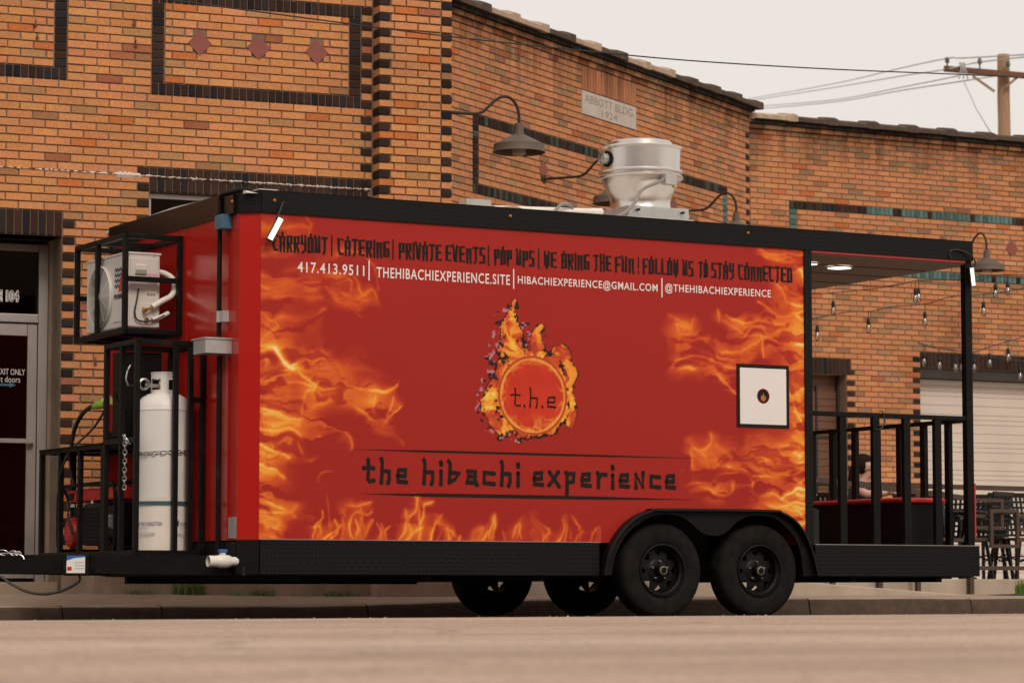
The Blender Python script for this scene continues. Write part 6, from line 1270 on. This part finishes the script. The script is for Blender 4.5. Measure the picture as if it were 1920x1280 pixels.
MB(ho).bar((8.9, 5.951, .75), (10.62, 5.951, .71), .034).build('mid_rail', M['fence'], hr)
def patio_chair(label):
    c = thing('patio_chair', label, 'chair', (0, 0, 0), 0, 'black lattice chairs on the patio')
    mb = MB()
    for k in range(9): x = -.21+.42*k/8; mb.bar((x, -.21, .43), (x, .21, .425), .026, .008)
    for k in range(9): y = -.21+.42*k/8; mb.bar((-.22, y, .434), (.22, y, .434), .026, .006)
    mb.build('seat', M['chair'], c)
    mb = MB(); by = lambda z: .215+(z-.45)*.22
    for k in range(9):
        x = -.215+.43*k/8; mb.bar((x, by(.47), .47), (x, by(.90), .90), .027, .008)
    for z in [.47+.0595*k for k in range(8)]: mb.bar((-.225, by(z)+.002, z), (.225, by(z)+.002, z), .008, .024)
    mb.bar((-.235, by(.90), .905), (.235, by(.90), .905), .02, .04)
    mb.build('backrest', M['chair'], c)
    for s in (-1, 1):
        MB().bar((s*.225, -.21, .43), (s*.25, -.25, 0), .03).build('leg', M['chair'], c); MB().bar((s*.225, .21, .43), (s*.25, .30, 0), .03).build('leg', M['chair'], c)
        MB().tube(smooth_path([(s*.235, .24, .62), (s*.25, .05, .66), (s*.25, -.15, .65), (s*.24, -.22, .58), (s*.23, -.215, .43)], 4), .014, 6).build('armrest', M['chair'], c)
        MB().tube(smooth_path([(s*.23, -.2, .2), (s*.2, .05, .26), (s*.23, .24, .2)], 4), .009, 5).build('brace', M['chair'], c)
    return c
pch = [(11.86, 6.62, R(-6), 'black lattice patio chair at the picture edge with its square-holed back to the street'), (11.02, 7.0, R(100), 'black patio chair turned sideways just right of the trailer post'), (12.2, 7.7, R(150), 'black patio chair beyond the table facing the street by the garage door'), (10.62, 7.75, R(60), 'black patio chair seen between the last two porch rail posts'), (11.45, 8.3, R(195), 'farthest black patio chair, close before the white garage door'), (10.05, 7.32, R(-80), 'black patio chair the dark-haired woman sits on')]
pch += [(12.75, 6.95, R(20), 'black patio chair cut off by the right picture edge behind the fence'), (11.5, 6.95, R(205), 'black patio chair facing the garage door beyond the overlapping frames'), (10.35, 8.1, R(120), 'black patio chair beyond the bench between the rear rail posts'), (12.35, 7.2, R(-100), 'black patio chair in profile behind the right of the overlapping frames'), (11.15, 7.75, R(160), 'black patio chair half hidden by the corner post, nearest the round table'), (13.0, 7.6, R(185), 'black patio chair at the right edge, farther from the fence than its neighbour'), (11.65, 7.85, R(-60), 'black patio chair between the two fence-side chairs and the farthest chair'), (12.6, 8.4, R(170), 'black patio chair against the garage door at the far right'), (10.75, 6.75, R(-20), 'black patio chair right behind the handrail end post')]
c0_ = patio_chair(pch[0][3])
for k, (a, b, rz, lb_) in enumerate(pch):
    c = c0_ if k == 0 else copy_tree(c0_); c.location = TW(a, b, .318); c.rotation_euler = (0, 0, TH+rz); c['label'] = lb_
def patio_table(label):
    t = thing('patio_table', label, 'table', (0, 0, 0), 0, 'round patio tables')
    mb = MB().lathe([(.44, .70), (.45, .72), (.44, .735), (.001, .735)], (0, 0, 0), 'z', 40); mb.build('tabletop', M['chair'], t)
    MB().tube([(0, 0, .03), (0, 0, .71)], .035, 12).build('pedestal', M['chair'], t)
    for k in range(4):
        q = k*math.pi/2; MB().tube(smooth_path([(.03*math.cos(q), .03*math.sin(q), .12), (.18*math.cos(q), .18*math.sin(q), .06), (.33*math.cos(q), .33*math.sin(q), .0)], 4), .02, 8).build('leg', M['chair'], t)
    return t
t0 = patio_table('round black patio table among the empty chairs by the garage door'); t0.location = TW(11.5, 7.5, .318)
t1 = copy_tree(t0); t1.location = TW(9.80, 7.75, .318); t1['label'] = 'round black patio table the two seated people share'
def skin_mesh(name, J, Ed, root=0, sub=2):
    me = bpy.data.meshes.new(name); me.from_pydata([j[0] for j in J], Ed, []); o = bpy.data.objects.new(name, me); C.objects.link(o)
    md = o.modifiers.new('skin', 'SKIN'); md.use_smooth_shade = True
    for i, j in enumerate(J):
        r = j[1] if isinstance(j[1], tuple) else (j[1], j[1]); me.skin_vertices[0].data[i].radius = r
    me.skin_vertices[0].data[root].use_root = True
    s = o.modifiers.new('sub', 'SUBSURF'); s.levels = s.render_levels = sub
    m2 = bpy.data.meshes.new_from_object(o.evaluated_get(bpy.context.evaluated_depsgraph_get())); m2.name = name
    bpy.data.objects.remove(o); bpy.data.meshes.remove(me)
    m2.materials.clear(); m2.polygons.foreach_set('use_smooth', [True]*len(m2.polygons)); return m2
def person(label, P, rz, handz, reach, turn=0.):
    """seated figure, x forward, seat height .45, forearms resting at handz"""
    p = thing('person', label, 'person', P, rz)
    J = []; E_ = []
    def j(v, r, par=None):
        J.append((v, r)); k = len(J)-1
        if par is not None: E_.append((par, k))
        return k
    pel = j((0, 0, .52), (.13, .15)); wst = j((.02, 0, .68), (.10, .13), pel); cst = j((.05, 0, .86), (.11, .155), wst); nk0 = j((.07, 0, 1.0), (.06, .07), cst); nk = j((.085, 0, 1.06), .048, nk0)
    ct_, st_ = math.cos(turn), math.sin(turn); hx = lambda x, y, z: (.09+x*ct_-y*st_, x*st_+y*ct_, z)
    jaw = j(hx(.035, 0, 1.10), (.055, .058), nk); face = j(hx(.028, 0, 1.165), (.082, .072), jaw); skl = j(hx(.012, 0, 1.215), (.09, .076), face); crn = j(hx(.005, 0, 1.265), (.05, .05), skl)
    nose = j(hx(.118, 0, 1.145), .012, face); chin = j(hx(.085, 0, 1.085), .022, jaw)
    for s in (-1, 1): j(hx(-.005, s*.078, 1.155), .016, face)
    for s in (-1, 1):
        sh = j((.05, s*.17, .96), .062, cst); el = j((.16, s*.22, handz+.005), .043, sh); wr_ = j((reach-.02, s*.03 if reach < .5 else s*.12, handz+.02), .03, el); pm = j((reach+.05, -s*.03 if reach < .5 else s*.10, handz+.025), (.018, .036), wr_)
        for f_ in range(4): k1 = j((reach+.10-.006*abs(f_-1.5), (-s*.03 if reach < .5 else s*.10)+(f_-1.5)*.019, handz+.022), .0095, pm); j((reach+.135-.008*abs(f_-1.5), (-s*.03 if reach < .5 else s*.10)+(f_-1.5)*.020, handz+.005), .0085, k1)
        th_ = j((reach+.045, (-s*.03 if reach < .5 else s*.10)-s*.045, handz+.03), .0105, pm); j((reach+.08, (-s*.03 if reach < .5 else s*.10)-s*.055, handz+.03), .009, th_)
        hip = j((.08, s*.09, .50), .085, pel); kn = j((.46, s*.11, .50), .062, hip); an = j((.42, s*.11, .09), .042, kn); j((.52, s*.12, .035), (.03, .042), an)
    obj('body', skin_mesh('body', J, E_), M['skin'], p)
    # T-shirt
    J2 = [((0, 0, .50), (.15, .165)), ((.02, 0, .68), (.125, .15)), ((.05, 0, .86), (.13, .175)), ((.065, 0, .985), (.082, .10))]; E2 = [(0, 1), (1, 2), (2, 3)]
    for s in (-1, 1):
        n = len(J2); J2 += [((.05, s*.175, .955), .077), ((.10, s*.205, .90+(handz-.9)*.3), .066)]; E2 += [(2, n), (n, n+1)]
    obj('t_shirt', skin_mesh('t_shirt', J2, E2), M['navy'], p)
    J3 = [((0, 0, .50), (.145, .165))]; E3 = []
    for s in (-1, 1):
        n = len(J3); J3 += [((.08, s*.09, .50), .098), ((.46, s*.11, .50), .075), ((.42, s*.11, .12), .055)]; E3 += [(0, n), (n, n+1), (n+1, n+2)]
    obj('trousers', skin_mesh('trousers', J3, E3), M['jeans'], p)
    hb = MB(); nu, nv2 = 24, 14
    V = []; keep = []
    for i in range(nv2+1):
        for k in range(nu):
            ph = math.pi*i/nv2; q = 2*math.pi*k/nu; w = 1+.02*math.sin(7*q+i)
            V.append((-.018+.122*w*math.sin(ph)*math.cos(q), .098*w*math.sin(ph)*math.sin(q), 1.205+.112*math.cos(ph)))
    F_ = []
    for i in range(nv2):
        for k in range(nu):
            ids = (i*nu+k, i*nu+(k+1) % nu, (i+1)*nu+(k+1) % nu, (i+1)*nu+k); c = sum((Vector(V[t]) for t in ids), Vector())/4
            if c.x > .01 and c.z < 1.225+.3*(c.x-.01) or c.z < 1.11: continue
            F_.append(ids)
    hb.add([hx(*v) for v in V], F_, True); hb.tube(smooth_path([hx(-.10, 0, 1.18), hx(-.135, 0, 1.13), hx(-.135, 0, 1.03), hx(-.12, 0, .90)], 4), .03, 10, rads=None)
    hb.build('hair', M['hair'], p, fix=False)
    for s in (-1, 1):
        c = hx(.094, s*.03, 1.172); MB().lathe([(.001, -.009), (.007, -.006), (.009, 0), (.007, .006), (.001, .009)], c, 'z', 10).build('eye', M['eye'], p)
        c = hx(.098, s*.03, 1.192); MB().bar((c[0]-.0, c[1]-.014, c[2]), (c[0], c[1]+.014, c[2]+.002), .008, .006).build('eyebrow', M['hair'], p)
    c = hx(.108, 0, 1.118); MB().bar((c[0], c[1]-.018, c[2]), (c[0], c[1]+.018, c[2]), .006, .008).build('mouth', M['red_trim'], p)
    return p
person('woman with dark tied-back hair and navy T-shirt sitting sideways with folded arms', TW(10.12, 7.22, .318), R(-22), .88, .33, R(16))
person('person hidden behind the trailer wall, one hand showing beside the porch post', TW(9.0, 7.15, .318), TH-R(4), .86, .385, 0)
# ------------------------------------------------------------------ weeds and the small bed at the right
def tuft(label, P, n, h, spread, m, nm='weed', group='weeds along the foot of the wall'):
    mb = MB()
    for k in range(n):
        q = random.uniform(0, 2*math.pi); r = spread*math.sqrt(random.random()); x, y = r*math.cos(q)*1.4, r*math.sin(q)*.5
        hh = h*random.uniform(.45, 1.1); lx, ly = random.gauss(0, .35)*hh, random.gauss(0, .25)*hh; w = random.uniform(.002, .0045); wq = random.uniform(0, math.pi); ex, ey = w*math.cos(wq), w*math.sin(wq)
        v = [(x-ex, y-ey, 0), (x+ex, y+ey, 0), (x+lx*.4+ex*.8, y+ly*.4+ey*.8, hh*.6), (x+lx*.4-ex*.8, y+ly*.4-ey*.8, hh*.6), (x+lx, y+ly, hh)]
        mb.add(v, [(0, 1, 2, 3), (3, 2, 4)])
    o = mb.build(nm, m, fix=False); o.location = P; o.rotation_euler = (0, 0, THL); return tag(o, label, 'weed', group)
for u, n, h, s, lb_, m in [(-1.95, 70, .06, .10, 'low weed tuft beside the broken end of the plinth', 'leaf'), (-1.54, 200, .135, .10, 'tallest weed tuft in the wall joint, below the propane cylinder', 'leaf'), (-1.12, 60, .05, .09, 'small bright weed tuft below the PVC valve', 'leaf_bright'), (-.90, 90, .075, .08, 'rounded weed tuft a little right of the PVC valve', 'leaf'), (-.55, 40, .03, .10, 'thin line of weeds halfway along the wall joint', 'leaf_bright'), (-.20, 130, .065, .13, 'spreading weed tuft left of the pair of tufts by the pillar foot', 'leaf'), (.26, 150, .085, .12, 'bushy weed tuft close to the far front wheel', 'leaf_bright')]:
    P = FL(u, -.09, 0); dx, dy = P.x-TX, P.y-TY; P.z = walk_z(dx*ct+dy*st, -dx*st+dy*ct)-.004; tuft(lb_, P, n, h, s, M[m])
P = TW(10.42, 4.75, walk_z(10.4, 4.75)); s_ = tuft('bright green leafy plant in the dark mulch bed at the right', P, 420, .17, .13, M['leaf_bright'], 'small_plant', 'planting by the ramp'); s_['category'] = 'plant'; del s_['group']
rr = []
for i in range(15):
    r = []
    for k in range(11):
        u, v = i/14*2-1, k/10*2-1; d = max(0, 1-(u*u+v*v)); r.append((10.75+.95*u, 4.75+.6*v, walk_z(10.7, 4.8)-.012+.028*d+random.uniform(0, .012)*(d > 0)))
    rr.append(r)
ml = MB().rings(rr, closed=False, caps=False, smooth=False).build('mulch_bed', M['mulch']); ml.location = TW(0, 0); ml.rotation_euler = (0, 0, TH); kind(ml, 'stuff')

# ------------------------------------------------------------------ the other side of the street, mirrored in the shop glass
ob = thing('brick_building', 'brown brick shop row across the street, mirrored in the dark shop door glass', 'building', (5, -24, 0))
m_, n_, l_, p_ = nodes_of('far_brick'); p_.inputs['Roughness'].default_value = .9
tc_ = n_.new('ShaderNodeTexCoord'); mp_ = n_.new('ShaderNodeMapping'); mp_.inputs['Rotation'].default_value = (R(90), 0, 0); l_.new(tc_.outputs['Object'], mp_.inputs[0])
bt_ = n_.new('ShaderNodeTexBrick'); bt_.inputs['Scale'].default_value = 4.7; bt_.inputs['Color1'].default_value = (.15, .10, .07, 1); bt_.inputs['Color2'].default_value = (.11, .075, .055, 1); bt_.inputs['Mortar'].default_value = (.15, .12, .09, 1)
l_.new(mp_.outputs[0], bt_.inputs['Vector']); l_.new(bt_.outputs[0], p_.inputs['Base Color'])
MB().box(-55, 75, -12, 0, -.1, 11.5).build('wall', m_, ob); MB().box(-55.2, 75.2, -12.2, .15, 11.5, 11.9).build('cornice', M['coping_dark'], ob)
for k in range(18):
    x = -52+k*6.1
    w_ = MB().box(x, x+1.3, -.02, .06, 4.6, 6.6).build('window', M['offwhite'], ob); MB().box(x+.1, x+1.2, .061, .07, 4.7, 6.5).build('pane', M['under'], w_)
    w_ = MB().box(x-.6, x+3.4, -.02, .06, .4, 3.0).build('shop_window', M['lintel'], ob); MB().box(x-.5, x+3.3, .061, .07, .5, 2.9).build('pane', M['under'], w_)

# grit along the edge of the road
mb = MB()
for k in range(260):
    a = random.uniform(-4.5, 5.5); b = -4.3+.118*a+random.gauss(-.3, .7); r = random.uniform(.002, .006) if random.random() < .93 else random.uniform(.006, .011)
    z = .062 if b < -4.0+.118*a else .062-.0165*(b+4.3-.118*a)
    q = random.random()*6; v = [(a+r*math.cos(q+t), b+r*math.sin(q+t)*random.uniform(.7, 1.2), z-.001) for t in (0, 1.6, 3.1, 4.7)]+[(a+r*.2, b, z+r*random.uniform(.6, 1))]
    mb.add(v, [(0, 1, 4), (1, 2, 4), (2, 3, 4), (3, 0, 4)])
gr_ = mb.build('grit', M['concrete_pale'], fix=False); gr_.location = TW(0, 0); gr_.rotation_euler = (0, 0, TH); kind(gr_, 'stuff')
